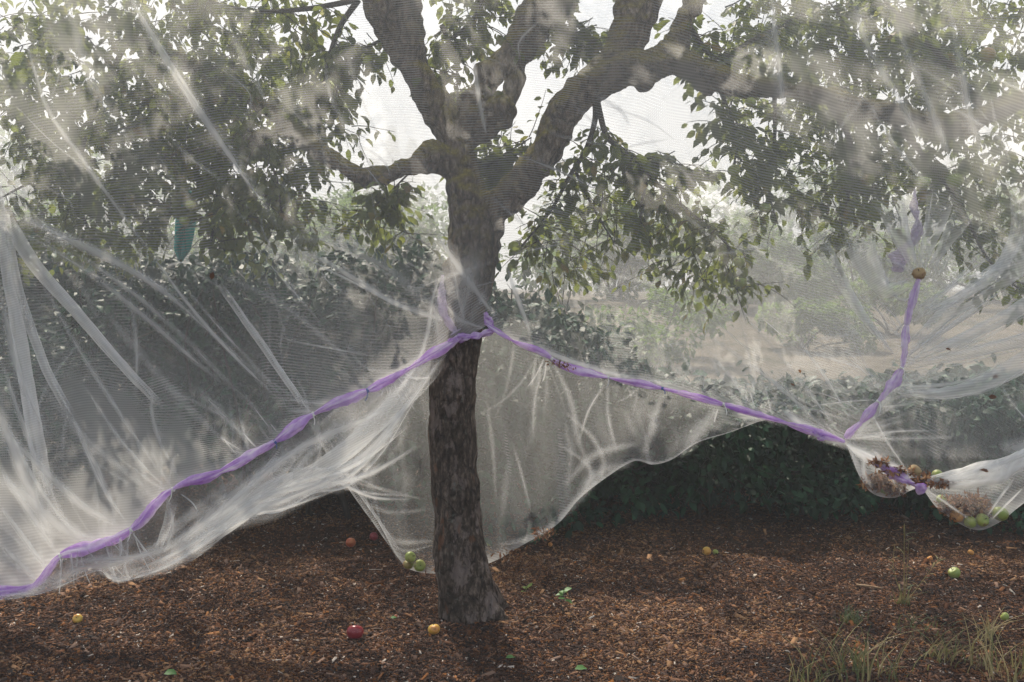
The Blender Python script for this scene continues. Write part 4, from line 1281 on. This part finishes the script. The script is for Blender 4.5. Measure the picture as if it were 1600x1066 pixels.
for pts, w, dn, kind, we in BKF:
    strip(bk, pts, w * 1.4, dn * 0.95, kind, dback, wend=we, th_tilt=R.uniform(-0.8, 0.8), arch=0.008)
ct_, ch_ = catmull(np.array(BTOP, float), 200), catmull(np.array(BHEM, float), 200)
for _ in range(34):
    t0 = R.uniform(0.40, 0.97) if R.random() < 0.8 else R.uniform(0.03, 0.3)
    v0 = R.uniform(0.0, 0.6)
    v1 = min(0.98, v0 + R.uniform(0.25, 0.7))
    pts = []
    a_, b_, w_ = R.uniform(0.004, 0.018), R.gauss(0, 0.04), R.uniform(2, 4)
    for k_ in np.linspace(0, 1, 6):
        i_ = int(min(0.99, max(0, t0 + b_ * k_ + a_ * math.sin(k_ * w_))) * 199)
        vv = v0 + (v1 - v0) * k_
        q_ = ct_[i_] * (1 - vv) + ch_[i_] * vv
        pts.append((q_[0], q_[1]))
    strip(bk, pts, R.uniform(5, 18), R.uniform(0.15, 0.5), 'gauss', dback, arch=0.006, off=R.uniform(0, 0.02), th_tilt=R.uniform(-1, 1))
fan(bk, BTOP[5:8], 9, rad(95), 0.35, 110, dback, 9, w=(2, 6), dens=(0.2, 0.5))
fan(bk, BTOP[7:9], 8, rad(95), 0.4, 45, dback, 10, dens=(0.2, 0.5))
put(link('rear_panel', bk.mesh('rear_panel'), M['net']), net)

# far side of the net, beyond the crown
fr = MB()
xs_ = np.linspace(-500, 2100, 40)
sheet(fr, [(x, -420) for x in xs_[::3]], [(x, 668 + 8 * math.sin(x / 130.0)) for x in xs_], [5.8, 5.8, 5.8], [5.9, 5.9, 5.9], 380, 130, 0.07, 131, 0.5, 0.8, 18)


def dfar(px, py):
    return 5.72 + 0 * px


for pts, w, dn in [([(440, 370), (520, 385), (600, 430), (680, 480)], 9, 1.5), ([(470, 330), (540, 350), (620, 400), (690, 440)], 6, 1.2), ([(560, 300), (620, 330), (680, 360)], 8, 0.8), ([(500, 290), (560, 370), (640, 420)], 5, 0.9),
                   ([(900, 360), (1000, 400), (1120, 440)], 9, 0.8), ([(1130, 340), (1200, 400), (1290, 440)], 6, 0.8), ([(230, 390), (270, 400), (320, 395), (345, 370)], 4, 1.6), ([(240, 420), (300, 410), (360, 430)], 6, 1.0)]:
    strip(fr, pts, w, dn * 1.6, 'gauss', dfar, arch=0.01)
fan(fr, [(200, 450), (600, 450), (1000, 450), (1500, 450)], 50, rad(-100), 0.6, 120, dfar, 12, (2, 7), (0.2, 0.8))
put(link('far_panel', fr.mesh('far_panel'), M['net']), net)

# backs of the two sagging pouches at right, and the rolled swag between them
pg = MB()
sheet(pg, [(1322, 694), (1370, 715), (1440, 752)], [(1328, 702), (1340, 738), (1362, 770), (1396, 778), (1426, 765), (1440, 758)], [3.68, 3.68, 3.68], [3.66, 3.66, 3.62, 3.60, 3.62, 3.66], 60, 26, 0.02, 101, 1.2, 1.5, 6, mid=0.10)
sheet(pg, [(1440, 752), (1520, 735), (1600, 720), (1700, 690)], [(1442, 764), (1468, 797), (1522, 828), (1562, 816), (1602, 785), (1690, 728)], [3.66, 3.66, 3.64, 3.6], [3.62, 3.58, 3.56, 3.55, 3.54, 3.5], 70, 26, 0.02, 105, 1.1, 1.5, 6, mid=0.10)
put(link('pouch_back', pg.mesh('pouch_back'), M['net']), net)
sw = MB()
sc_pts = catmull([P(1420, 748, 3.56), P(1450, 752, 3.54), P(1490, 750, 3.52), P(1530, 742, 3.50), P(1560, 735, 3.50), P(1590, 722, 3.48), P(1640, 706, 3.46)], 60)
swr = np.interp(np.linspace(0, 1, 60), [0, 0.1, 0.3, 0.5, 0.62, 0.75, 0.85, 1], [4, 6, 13, 17, 19, 14, 16, 12]) * 3.5 / FPX
for kk in range(2):
    tube(sw, sc_pts, swr * (1 - 0.25 * kk), 20, False, lump=lambda i, th: 1 + 0.14 * np.sin(th * 4 + i * 0.16) + 0.08 * np.sin(th * 9 - i * 0.22),
         dens=(1.5 + 1.3 * np.sin(np.arange(20) * 2.1 + np.arange(60)[:, None] * 0.12) * np.sin(np.arange(20) * 0.7 + kk)).clip(0.5).ravel(), thr=(np.arange(20)[None] * 0.37 + np.arange(60)[:, None] * 0.21).ravel(), weft=0.3)
put(link('rolled_swag', sw.mesh('rolled_swag'), M['net']), net)

# ------------------------------------------------------------------ lilac ribbons tied along the seams


def _stk(n, seed):
    a = VN(seed + 7)
    i, th = np.arange(n)[:, None], np.arange(22)[None] * 1.0
    w = 0.5 + 0.9 * a(i * 0.035 + 0 * th, th * 0.75 + i * 0.03) + 0.5 * a(i * 0.10 + 0 * th, th * 0.45 + i * 0.05 + 9)
    return np.concatenate([w.clip(0, 1).ravel(), [0.5, 0.5]])


def ribbon(name, label, pts, width, ties, tie_mats, mat, group, seed, off=0.02, pale=None):
    rr = random.Random(seed)
    w3 = [P(x, y, d) for x, y, d in pts]
    c = catmull(w3, 40 * len(pts))
    n = len(c)
    s = np.linspace(0, 1, n)
    # position of ties along the ribbon
    pp = np.array([proj(np.array([p]))[0][0] for p in c])
    ppy_ = np.array([proj(np.array([p]))[1][0] for p in c])
    ti = sorted(int(np.argmin((pp - x) ** 2 + (ppy_ - y) ** 2)) for x, y in ties)
    edges = [0] + ti + [n - 1]
    r = np.zeros(n)
    for a, b in zip(edges[:-1], edges[1:]):
        if b <= a: continue
        u = (np.arange(a, b + 1) - a) / (b - a)
        sk_ = rr.uniform(0.7, 1.5)
        r[a:b + 1] = np.maximum(r[a:b + 1], rr.uniform(0.8, 1.2) * (0.45 + 0.75 * np.sin(math.pi * u ** sk_) ** 0.8))
    r *= width * 3.6 / FPX
    if label.startswith('pale'): r *= np.linspace(1, 0.35, n)
    nz = VN(seed)
    root = link(name, bpy.data.meshes.new('tmp'), None)
    mb = MB()
    tube(mb, c, r, 22, True, lump=lambda i, th: 1 + 0.34 * np.sin(th * 2 + i * 0.075 + 2.5 * nz(i * 0.02, 0 * th)) + 0.16 * np.sin(th * 5 - i * 0.11) + 0.10 * np.sin(th * 9 + i * 0.19) + 0.5 * nz(i * 0.08, th * 1.5) + 0.3 * nz(i * 0.25, th * 3),
         stk=_stk(n, seed))
    me = mb.mesh(name)
    root.data = me
    me.materials.append(mat)
    me.polygons.foreach_set('use_smooth', np.ones(len(me.polygons), bool))
    tag(root, label, 'ribbon', group)
    for (x, y), tm in zip(ties, tie_mats):
        if tm is None: continue
        k = int(np.argmin((pp - x) ** 2 + (ppy_ - y) ** 2))
        k = min(max(k, 1), n - 2)
        tn = c[k + 1] - c[k - 1]
        tn /= np.linalg.norm(tn)
        mt = MB()
        tube(mt, [c[k] - tn * 0.004, c[k] + tn * 0.004], [r[k] * 1.25 + 0.001] * 2, 14, True)
        q = c[k] + np.array([0.0, -0.012, 0])
        e = q + np.array([rr.uniform(-0.01, 0.012), -0.005, -rr.uniform(0.02, 0.045)])
        tube(mt, catmull([q, (q + e) / 2 + np.array([0.004, 0, 0]), e], 8), 0.0018, 6)
        link('tie', mt.mesh('tie'), M[tm], root)
    return root


def dl(x): return float(Ds(np.array(x))) - 0.03


LR = ribbon('ribbon', 'lilac ribbon rising from lower left to the trunk along the seam', [(x, y, dl(x)) for x, y in LSTR], 6.0,
            [(95, 868), (205, 828), (270, 765), (345, 737), (430, 690), (490, 647), (575, 610), (640, 575)], ['whitetie', 'whitetie', 'whitetie', None, 'bluetie', 'whitetie', 'bluetie', None], M['lilac'], 'lilac ribbons on the net', 41)
ribbon('ribbon', 'lilac ribbon running down right from the trunk along the seam', [(x, y, dl(x)) for x, y in RSTR], 4.6,
       [(800, 532), (862, 560), (950, 590), (1035, 607), (1130, 632), (1230, 662)], [None, 'whitetie', 'whitetie', 'bluetie', 'whitetie', None], M['lilac'], 'lilac ribbons on the net', 42)
ribbon('ribbon', 'lilac ribbon climbing steeply at right to a tan shrivelled apple', [(1320, 684, 3.56), (1345, 660, 3.53), (1372, 628, 3.50), (1402, 590, 3.48), (1412, 560, 3.47), (1416, 510, 3.46), (1426, 470, 3.45), (1436, 436, 3.44)], 4.4,
       [(1345, 660), (1372, 628), (1408, 575), (1417, 508)], [None, 'whitetie', 'whitetie', None], M['lightlilac'], 'lilac ribbons on the net', 43)
ribbon('ribbon', 'pale lilac ribbon tail above the tan apple at right', [(1402, 425, 3.50), (1406, 400, 3.50), (1412, 388, 3.49), (1428, 376, 3.47), (1434, 350, 3.46), (1428, 322, 3.46), (1430, 296, 3.46)], 9.5,
       [(1412, 388), (1432, 343)], [None, None], M['palelilac'], 'lilac ribbons on the net', 44)
ribbon('ribbon', 'short lilac ribbon strip crossing the front of the trunk', [(700, 534, 3.66), (722, 528, 3.655), (748, 524, 3.655), (772, 516, 3.67)], 5.0, [(735, 526)], [None], M['lilac'], 'lilac ribbons on the net', 45)
ribbon('ribbon', 'thin lilac ribbon peak at the left side of the trunk', [(692, 430, 3.66), (690, 455, 3.655), (694, 490, 3.655), (712, 520, 3.66)], 5.5, [(711, 518)], [None], M['palelilac'], 'lilac ribbons on the net', 46)
ribbon('ribbon', 'short lilac ribbon peak right of the trunk above the tie', [(758, 488, 3.67), (764, 503, 3.67), (772, 515, 3.67)], 4.5, [(771, 513)], [None], M['lilac'], 'lilac ribbons on the net', 47)
ribbon('ribbon', 'dark lilac ribbon scrap between the two pouches of apples', [(1362, 720, 3.58), (1400, 742, 3.55), (1428, 757, 3.52), (1446, 768, 3.50)], 6.5, [(1430, 757)], [None], M['lilac'], 'lilac ribbons on the net', 48)
ribbon('ribbon', 'tiny lilac ribbon end hanging below the right seam', [(1270, 672, 3.60), (1280, 680, 3.60), (1288, 688, 3.60)], 4.0, [(1279, 679)], [None], M['lilac'], 'lilac ribbons on the net', 49)

# teal cloth hanging beyond the left foliage
tc = MB()
s = np.linspace(0, 1, 26)[:, None]
u = np.linspace(-1, 1, 13)[None]
hw = np.interp(s, [0, 0.1, 0.5, 0.85, 1.0], [5, 12, 15, 12, 2])
px = 286 + 4 * np.sin(s * 4) + u * hw
py = 288 + 117 * s + 3 * u ** 2 + 0 * u
dd = 4.75 - 0.05 * np.cos(u * 1.5) + 0.02 * np.sin(u * 6 + s * 3)
i = (np.arange(25)[:, None] * 13 + np.arange(12)[None])
tc.add(PA(px, py, dd).reshape(-1, 3), np.stack([i, i + 1, i + 14, i + 13], -1).reshape(-1, 4))
tco = link('hanging_cloth', tc.mesh('hanging_cloth'), M['teal'])
sol = tco.modifiers.new('thick', 'SOLIDIFY')
sol.thickness = 0.004
tag(tco, 'teal cloth hanging behind the left apple foliage', 'cloth')

# ------------------------------------------------------------------ apples


def apple_mesh(seed, shrivel=0.0):
    n, m = 18, 24
    t = np.linspace(0, math.pi, n)
    prof = []
    for a in t:
        rr_ = math.sin(a) * (1 + 0.06 * math.cos(a))
        z = math.cos(a) * 0.90
        z -= 0.26 * math.exp(-((a / 0.42) ** 2))
        z += 0.14 * math.exp(-(((math.pi - a) / 0.34) ** 2))
        prof.append((rr_, z))
    prof = np.array(prof)
    th = np.linspace(0, 2 * math.pi, m, endpoint=False)
    V = []
    for (r_, z_), a in zip(prof, t):
        lob = 1 + 0.03 * np.cos(5 * th + seed) * max(0, -math.cos(a)) + 0.03 * np.cos(th + seed * 2) + shrivel * 0.12 * np.sin(th * 7 + a * 5 + seed)
        V.append(np.stack([r_ * lob * np.cos(th), r_ * lob * np.sin(th), z_ + 0.03 * np.cos(th + seed) * r_], -1))
    V = np.array(V).reshape(-1, 3) * 0.5
    i = (np.arange(n - 1)[:, None] * m)
    j = np.arange(m)[None]
    q = np.stack([i + j, i + m + j, i + m + (j + 1) % m, i + (j + 1) % m], -1).reshape(-1, 4)
    mb = MB()
    mb.add(V, q)
    return mb


def apple(px, py, d, dia, mat, label, group, rot=None, stem=True, shrivel=0.0, onground=False):
    D = dia * d / FPX
    s_ = R.uniform(0, 6)
    mb = apple_mesh(s_, shrivel)
    for v in mb.v: v *= D
    o = link('apple', mb.mesh('apple'), A[mat])
    o.location = P(px, py, d)
    if onground: o.location.z = D * 0.45 + float(ground_z(o.location.x, o.location.y)) + 0.004
    o.rotation_euler = rot or (R.gauss(0, 0.7), R.gauss(0, 0.7), R.uniform(0, 6.3))
    tag(o, label, 'apple', group)
    if stem:
        st = MB()
        tube(st, np.array([(0, 0, 0.18), (0.01, 0.01, 0.40), (0.05, 0.02, 0.56)]) * D, np.array([0.022, 0.018, 0.026]) * D + 0.0004, 6)
        link('stem', st.mesh('stem'), M['twig'], o)
    return o


GA = 'fallen apples on the mulch'
for px, py, dia, mat, lab, shr in [
    (121, 969, 15, 'yellow', 'small yellow and red apple on the mulch at far left', 0.3), (555, 992, 27, 'red', 'large dark red apple on the mulch left of the trunk', 0),
    (678, 985, 19, 'yellow', 'bruised yellow apple on the mulch in front of the trunk base', 0.5), (618, 966, 7, 'redorange', 'tiny red windfall on the mulch beside the trunk base', 0),
    (1491, 895, 19, 'green', 'round green apple on the mulch below the right pouch', 0), (1570, 963, 14, 'green', 'yellow-green apple in a sunny patch at the right edge', 0.2),
    (1104, 862, 14, 'yellow', 'orange-yellow apple on the mulch before the dark hedge', 0.3), (1118, 864, 9, 'green', 'small green apple beside the orange-yellow one before the hedge', 0),
    (548, 848, 16, 'redorange', 'red apple in shade under the left net skirt', 0), (584, 838, 14, 'red', 'dark red apple in shade nearest the left hedge stems', 0.2),
    (1453, 871, 9, 'orange', 'small orange rotten apple on mulch below the right pouch', 0.5), (1517, 863, 10, 'orange', 'orange rotten apple at the hedge foot right of the pouch', 0.5),
    (764, 849, 9, 'green', 'small green apple on the ground just right of the trunk behind net', 0), (860, 851, 7, 'orange', 'tiny orange windfall at the hem of the rear net', 0.3),
]:
    apple(px, py, ground_d(py + dia * 0.42), dia, mat, lab, GA, onground=True, shrivel=shr, stem=dia > 8)

GB = 'apples caught in the net'
for px, py, d, dia, mat, lab, shr in [
    (641, 871, 4.20, 18, 'green', 'upper green apple of three in the net foot left of the trunk', 0), (656, 884, 4.19, 19, 'green', 'lower right green apple of three in the net foot left of the trunk', 0),
    (638, 882, 4.22, 17, 'greenred', 'pink blushed apple of three in the net foot left of the trunk', 0),
    (1382, 769, 3.645, 14, 'green', 'green apple at the bottom of the smaller leaf filled pouch', 0), (1386, 757, 3.66, 10, 'yellow', 'small yellow apple in the smaller leaf filled pouch', 0.4),
    (1465, 743, 3.56, 19, 'green', 'pale green apple lying on the swag at the top of the pouches', 0), (1430, 736, 3.57, 20, 'tan', 'tan rotten apple lying in litter on the swag', 0.5),
    (1471, 781, 3.60, 16, 'green', 'small green apple at the left rim of the larger pouch', 0.2), (1516, 816, 3.565, 20, 'green', 'lower left green apple at the bottom of the larger pouch', 0),
    (1535, 813, 3.555, 21, 'green', 'middle green apple at the bottom of the larger pouch', 0), (1563, 803, 3.555, 25, 'green', 'large pale green apple at the right rim of the larger pouch', 0),
    (1495, 806, 3.585, 22, 'orange', 'orange rotten apple in litter low in the larger pouch', 0.6), (1533, 790, 3.60, 14, 'yellow', 'yellow apple on top of the litter in the larger pouch', 0.2),
    (1436, 428, 3.45, 20, 'tan', 'tan shrivelled apple knotted into the net at right', 0.7),
]:
    apple(px, py, d, dia, mat, lab, GB, shrivel=shr)

GC = 'apples hanging on the tree'
for px, py, d, dia, mat, lab in [
    (977, 328, 3.80, 19, 'green', 'green apple hanging lowest on the middle drooping branch'), (983, 270, 3.82, 15, 'green', 'small green apple high on the middle drooping branch'),
    (1155, 409, 3.80, 18, 'green', 'upper green apple in the leaf tip of the drooping branch'), (1157, 440, 3.80, 20, 'green', 'lower green apple in the leaf tip of the drooping branch'),
    (1173, 160, 3.74, 17, 'green', 'green apple hanging just under the right limb'), (1147, 266, 3.80, 20, 'green', 'green apple hanging against the sky right of centre'),
    (1195, 325, 3.80, 17, 'green', 'green apple low in the right foliage against haze'), (1441, 285, 3.80, 24, 'green', 'large green apple hanging left of the far right foliage'),
    (1492, 283, 3.82, 26, 'green', 'large shaded apple in the far right foliage'), (1543, 86, 3.70, 24, 'greenred', 'pink blushed apple at upper right edge of the tree'),
    (1356, 280, 3.80, 22, 'greenred', 'brownish apple in the hanging right foliage'), (298, 320, 3.78, 17, 'green', 'green apple in the left foliage above the teal cloth'), (288, 345, 3.80, 16, 'green', 'smaller green apple beside the teal cloth'),
]:
    apple(px, py, d, dia, mat, lab, GC, rot=(R.gauss(0, 0.2), R.gauss(0, 0.2), R.uniform(0, 6)))

# ------------------------------------------------------------------ litter lying in the pouches


def litter(pts, n, label, size=(0.012, 0.035), depth=0.04):
    pos = []
    pts = np.array(pts, float)
    while len(pos) < n:
        i = R.randrange(len(pts))
        cx, cy, rx, ry, d = pts[i]
        a, b = R.gauss(0, 0.36), R.gauss(0, 0.36)
        if a * a + b * b > 0.6: continue
        pos.append(P(cx + a * rx, cy + b * ry, d + R.uniform(-depth, depth)))
    pos = np.array(pos)
    o = link('leaf_litter', leaves_mesh('leaf_litter', pos, rand_dirs(n), rand_dirs(n), NR.uniform(size[0], size[1], n), NR.random(n), False, NR.uniform(0.35, 0.9)), M['dead'])
    tag(o, label, 'leaf litter', kind='stuff')
    return o


litter([(1375, 752, 26, 20, 3.65), (1395, 765, 26, 12, 3.64), (1400, 755, 25, 18, 3.66), (1360, 755, 18, 16, 3.66), (1388, 758, 24, 14, 3.65)], 800, 'brown dead leaves filling the smaller net pouch')
litter([(1500, 795, 34, 24, 3.60), (1530, 800, 34, 22, 3.60), (1515, 785, 40, 18, 3.62), (1480, 790, 20, 16, 3.61), (1515, 795, 45, 24, 3.6)], 1100, 'brown dead leaves filling the larger net pouch')
litter([(1405, 736, 40, 10, 3.55), (1440, 750, 34, 10, 3.54), (1470, 756, 30, 6, 3.52), (1375, 722, 22, 6, 3.57)], 620, 'dark brown litter caught on the swag above the pouches', (0.008, 0.028), 0.02)
litter([(800, 866, 50, 14, 4.22), (850, 832, 30, 12, 4.05), (690, 886, 50, 8, 4.24)], 260, 'brown litter along the foot of the rear net', (0.008, 0.03), 0.03)
litter([(868, 566, 26, 5, 3.64), (885, 573, 22, 4, 3.64)], 60, 'brown crumbs caught on the lilac ribbon right of the trunk', (0.006, 0.02), 0.01)


def dead_leaf(px, py, d, size, label, ground=False):
    p = np.array(P(px, py, d))
    if ground: p[2] = float(ground_z(p[0], p[1])) + 0.02
    o = link('dead_leaf', leaves_mesh('dead_leaf', np.array([[0, 0, 0.0]]), rand_dirs(1) * np.array([1, 0.5, 0.4]), np.array([[0.1, -0.8, 0.5]]), np.array([size]), NR.random(1)), M['dead'])
    o.location = p
    tag(o, label, 'dead leaf', 'dead leaves caught on the net')


for px, py, sz, lab in [(1477, 545, 0.020, 'brown leaf speck on the net folds right of the lilac ribbon'), (1550, 590, 0.026, 'brown leaf on the net near the right edge'), (1545, 620, 0.028, 'brown curled leaf on the net below the wide right fold'),
                        (1247, 578, 0.018, 'orange leaf speck on the net above the right seam'), (1235, 600, 0.02, 'pale leaf speck on the net just above the right seam'), (1545, 738, 0.03, 'large brown leaf stuck on the white rolled swag'),
                        (330, 437, 0.03, 'red-brown leaf speck on the net below the teal cloth')]:
    dead_leaf(px, py, float(FD(np.array(px), np.array(py))) - 0.025 if py < 700 else 3.45, sz, lab)

# ------------------------------------------------------------------ plants at ground level


def blades(mb, x, y, n, h, spread, lean, dry, rr, w=0.0022):
    for _ in range(n):
        a = rr.uniform(0, 6.28)
        bx, by = x + rr.gauss(0, spread), y + rr.gauss(0, spread)
        hh = h * rr.uniform(0.35, 1.15)
        ln = lean * rr.uniform(0.2, 1.3)
        z0 = float(ground_z(bx, by))
        k = 6
        t = np.linspace(0, 1, k)
        c = np.stack([bx + math.cos(a) * ln * hh * t ** 2, by + math.sin(a) * ln * hh * t ** 2, z0 + hh * (t - 0.25 * ln * t ** 2)], -1)
        sd = np.array([-math.sin(a), math.cos(a), 0])
        ww = w * rr.uniform(0.6, 1.3) * (1 - t ** 1.6) + 0.0003
        V = np.concatenate([c - sd * ww[:, None], c + sd * ww[:, None] + np.array([0, 0, 0.0004])])
        q = [(i, i + 1, k + i + 1, k + i) for i in range(k - 1)]
        mb.add(V, q, None, var=min(1, max(0, rr.gauss(dry, 0.22))))


def tuft(px, py, n, h, spread, lean, dry, label, seed):
    d = ground_d(py)
    p = P(px, py, d)
    rr = random.Random(seed)
    mb = MB()
    blades(mb, p.x, p.y, n, h, spread, lean, dry, rr)
    o = link('grass_tuft', mb.mesh('grass_tuft'), M['grass'])
    tag(o, label, 'grass', 'grass tufts at lower right')


tuft(1345, 1056, 80, 0.17, 0.06, 0.9, 0.45, 'green and straw grass tuft at the bottom edge, leftmost of the tufts', 1)
tuft(1475, 1030, 55, 0.13, 0.045, 1.1, 0.55, 'dry straw grass tuft in the middle of the lower right', 2)
tuft(1575, 1062, 60, 0.16, 0.06, 0.9, 0.75, 'pale dry grass tuft in the bottom right corner', 3)
tuft(1410, 945, 34, 0.10, 0.014, 0.8, 0.35, 'short green grass around the tall weed stalk', 4)
tuft(1330, 970, 60, 0.06, 0.025, 1.2, 0.12, 'low dark green grass patch left of the weed', 5)
tuft(1440, 985, 60, 0.06, 0.06, 1.2, 0.18, 'low dark green grass patch right of the weed', 6)
tuft(1270, 1075, 36, 0.12, 0.05, 1.0, 0.45, 'thin straw grass at the bottom edge left of the big tuft', 7)
tuft(1540, 1000, 30, 0.14, 0.022, 1.0, 0.85, 'sparse dry stalks near the right edge', 8)


def weed():
    d = ground_d(945)
    p = P(1413, 945, d)
    root = empty('weed', (p.x, p.y, 0))
    tag(root, 'tall thin weed stalk with seed head standing before the hedge', 'weed')
    mb = MB()
    lf = MB()
    rr = random.Random(5)
    for (tx, ty, r0) in [(1413, 818, 0.0022), (1398, 850, 0.0018), (1470, 870, 0.0016), (1420, 845, 0.0015)]:
        e = P(tx, ty, d + rr.uniform(-0.03, 0.03))
        c = catmull([p, (p * 0.45 + e * 0.55) + Vector((rr.gauss(0, 0.012), 0, 0.01)), e], 14)
        c[0][2] = 0
        tube(mb, c, np.linspace(r0, r0 * 0.5, 14), 5)
        for j in range(3, 13):
            if rr.random() < 0.75:
                blades(lf, 0, 0, 0, 0, 0, 0, 0, rr)
                a = rr.uniform(0, 6.28)
                t = np.linspace(0, 1, 5)
                L = rr.uniform(0.02, 0.06)
                q0 = c[j]
                cc = q0 + np.stack([math.cos(a) * L * t, math.sin(a) * L * t, L * 0.9 * t - L * 0.7 * t ** 2], -1)
                sd = np.array([-math.sin(a), math.cos(a), 0.2])
                ww = 0.003 * np.sin(math.pi * (t * 0.9 + 0.1))
                lf.add(np.concatenate([cc - sd * ww[:, None], cc + sd * ww[:, None]]), [(i, i + 1, 5 + i + 1, 5 + i) for i in range(4)], None, var=rr.uniform(0.1, 0.75))
    e = np.array(P(1413, 818, d))
    tube(mb, [e, e + np.array([0, 0, -0.02]), e + np.array([0.002, 0, -0.06])], [0.001, 0.004, 0.002], 6)
    put(link('stalk', mb.mesh('weed_stalk'), mat_simple('dry_stalk', (0.12, 0.11, 0.03), (0.32, 0.24, 0.10), 40, 0.8, 0.1)), root)
    put(link('leaves', lf.mesh('weed_leaves'), M['grass']), root)


weed()


def seedling(px, py, h, label, nl, size, yellow=False):
    d = ground_d(py)
    p = P(px, py, d)
    root = empty('seedling', (p.x, p.y, 0))
    tag(root, label, 'seedling')
    mb = MB()
    top = np.array([p.x + 0.004, p.y, h])
    tube(mb, catmull([(p.x, p.y, 0), (p.x - 0.006, p.y, h * 0.5), top], 8), 0.0014, 5)
    put(link('stem', mb.mesh('seedling_stem'), M['twig']), root)
    a = np.linspace(0, 2 * math.pi, nl, endpoint=False) + 0.4
    ax = np.stack([np.cos(a), np.sin(a), 0.25 + 0.2 * np.sin(a * 3)], -1)
    pos = np.repeat(top[None], nl, 0) - np.stack([0 * a, 0 * a, 0.006 * np.arange(nl)], -1)
    put(link('leaves', leaves_mesh('seedling_leaves', pos, ax, np.tile([0, -0.2, 1.0], (nl, 1)), np.full(nl, size), np.full(nl, 0.9 if yellow else 0.5), False, 1.1), M['fresh']), root)


M['fresh'] = mat_leaf('fresh_leaf', [(0.0, (0.05, 0.14, 0.04)), (0.6, (0.10, 0.24, 0.06)), (1.0, (0.24, 0.32, 0.05))], 0.3, 0.5, (0.2, 0.35, 0.05))
seedling(822, 925, 0.022, 'small yellow-green seedling on the mulch right of the trunk', 6, 0.028, True)
seedling(880, 962, 0.095, 'taller green seedling on a thin stem right of the trunk', 7, 0.034)


def fallen_green(px, py, size, label):
    d = ground_d(py)
    p = P(px, py, d)
    p.z = float(ground_z(p.x, p.y)) + 0.014
    o = link('fallen_leaf', leaves_mesh('fallen_leaf', np.array([[0.0, 0, 0]]), np.array([[1.0, 0.3, 0.1]]), np.array([[0, -0.3, 1.0]]), np.array([size]), np.array([0.5]), False, 1.2), M['fresh'])
    o.location = p
    tag(o, label, 'leaf')


fallen_green(256, 1061, 0.045, 'pale green leaf lying on the mulch at bottom left')
fallen_green(898, 1049, 0.045, 'green leaf lying on the mulch at the bottom centre')
fallen_green(790, 1030, 0.035, 'narrow green leaf on the mulch in front of the trunk')
fallen_green(610, 972, 0.025, 'small pale leaf on the mulch beside the tiny red windfall')
stk = MB()
tube(stk, catmull([P(1338, 919, ground_d(919)) + Vector((0, 0, .014)), P(1358, 922, ground_d(922)) + Vector((0, 0, .016)), P(1378, 924, ground_d(924)) + Vector((0, 0, .012))], 10), np.linspace(0.005, 0.004, 10), 7)
tag(link('stick', stk.mesh('stick'), mat_simple('dry_stick', (0.20, 0.12, 0.07), (0.36, 0.25, 0.15), 50, 0.8, 0.3)), 'pale dry stick lying on the mulch left of the weed', 'stick')

# ------------------------------------------------------------------ hazy air
HZ = (-330, -25, -1.0, 330, 340, 58)
x0, y0, z0, x1, y1, z1 = HZ
v = [(x0, y0, z0), (x1, y0, z0), (x1, y1, z0), (x0, y1, z0), (x0, y0, z1), (x1, y0, z1), (x1, y1, z1), (x0, y1, z1)]
f = [(0, 3, 2, 1), (4, 5, 6, 7), (0, 1, 5, 4), (1, 2, 6, 5), (2, 3, 7, 6), (3, 0, 4, 7)]
k = NT('haze')
pv = k.n("VolumePrincipled")
pv.inputs['Color'].default_value = (0.93, 0.95, 0.97, 1)
pv.inputs['Density'].default_value = 0.007
k.l(pv.outputs[0], k.out.inputs['Volume'])
hzo = link('haze', np_mesh('haze', v, f), k.m, smooth=False)
tag(hzo, kind='stuff')
hzo['label'] = 'pale smoky haze filling the orchard air'
hzo['category'] = 'haze'
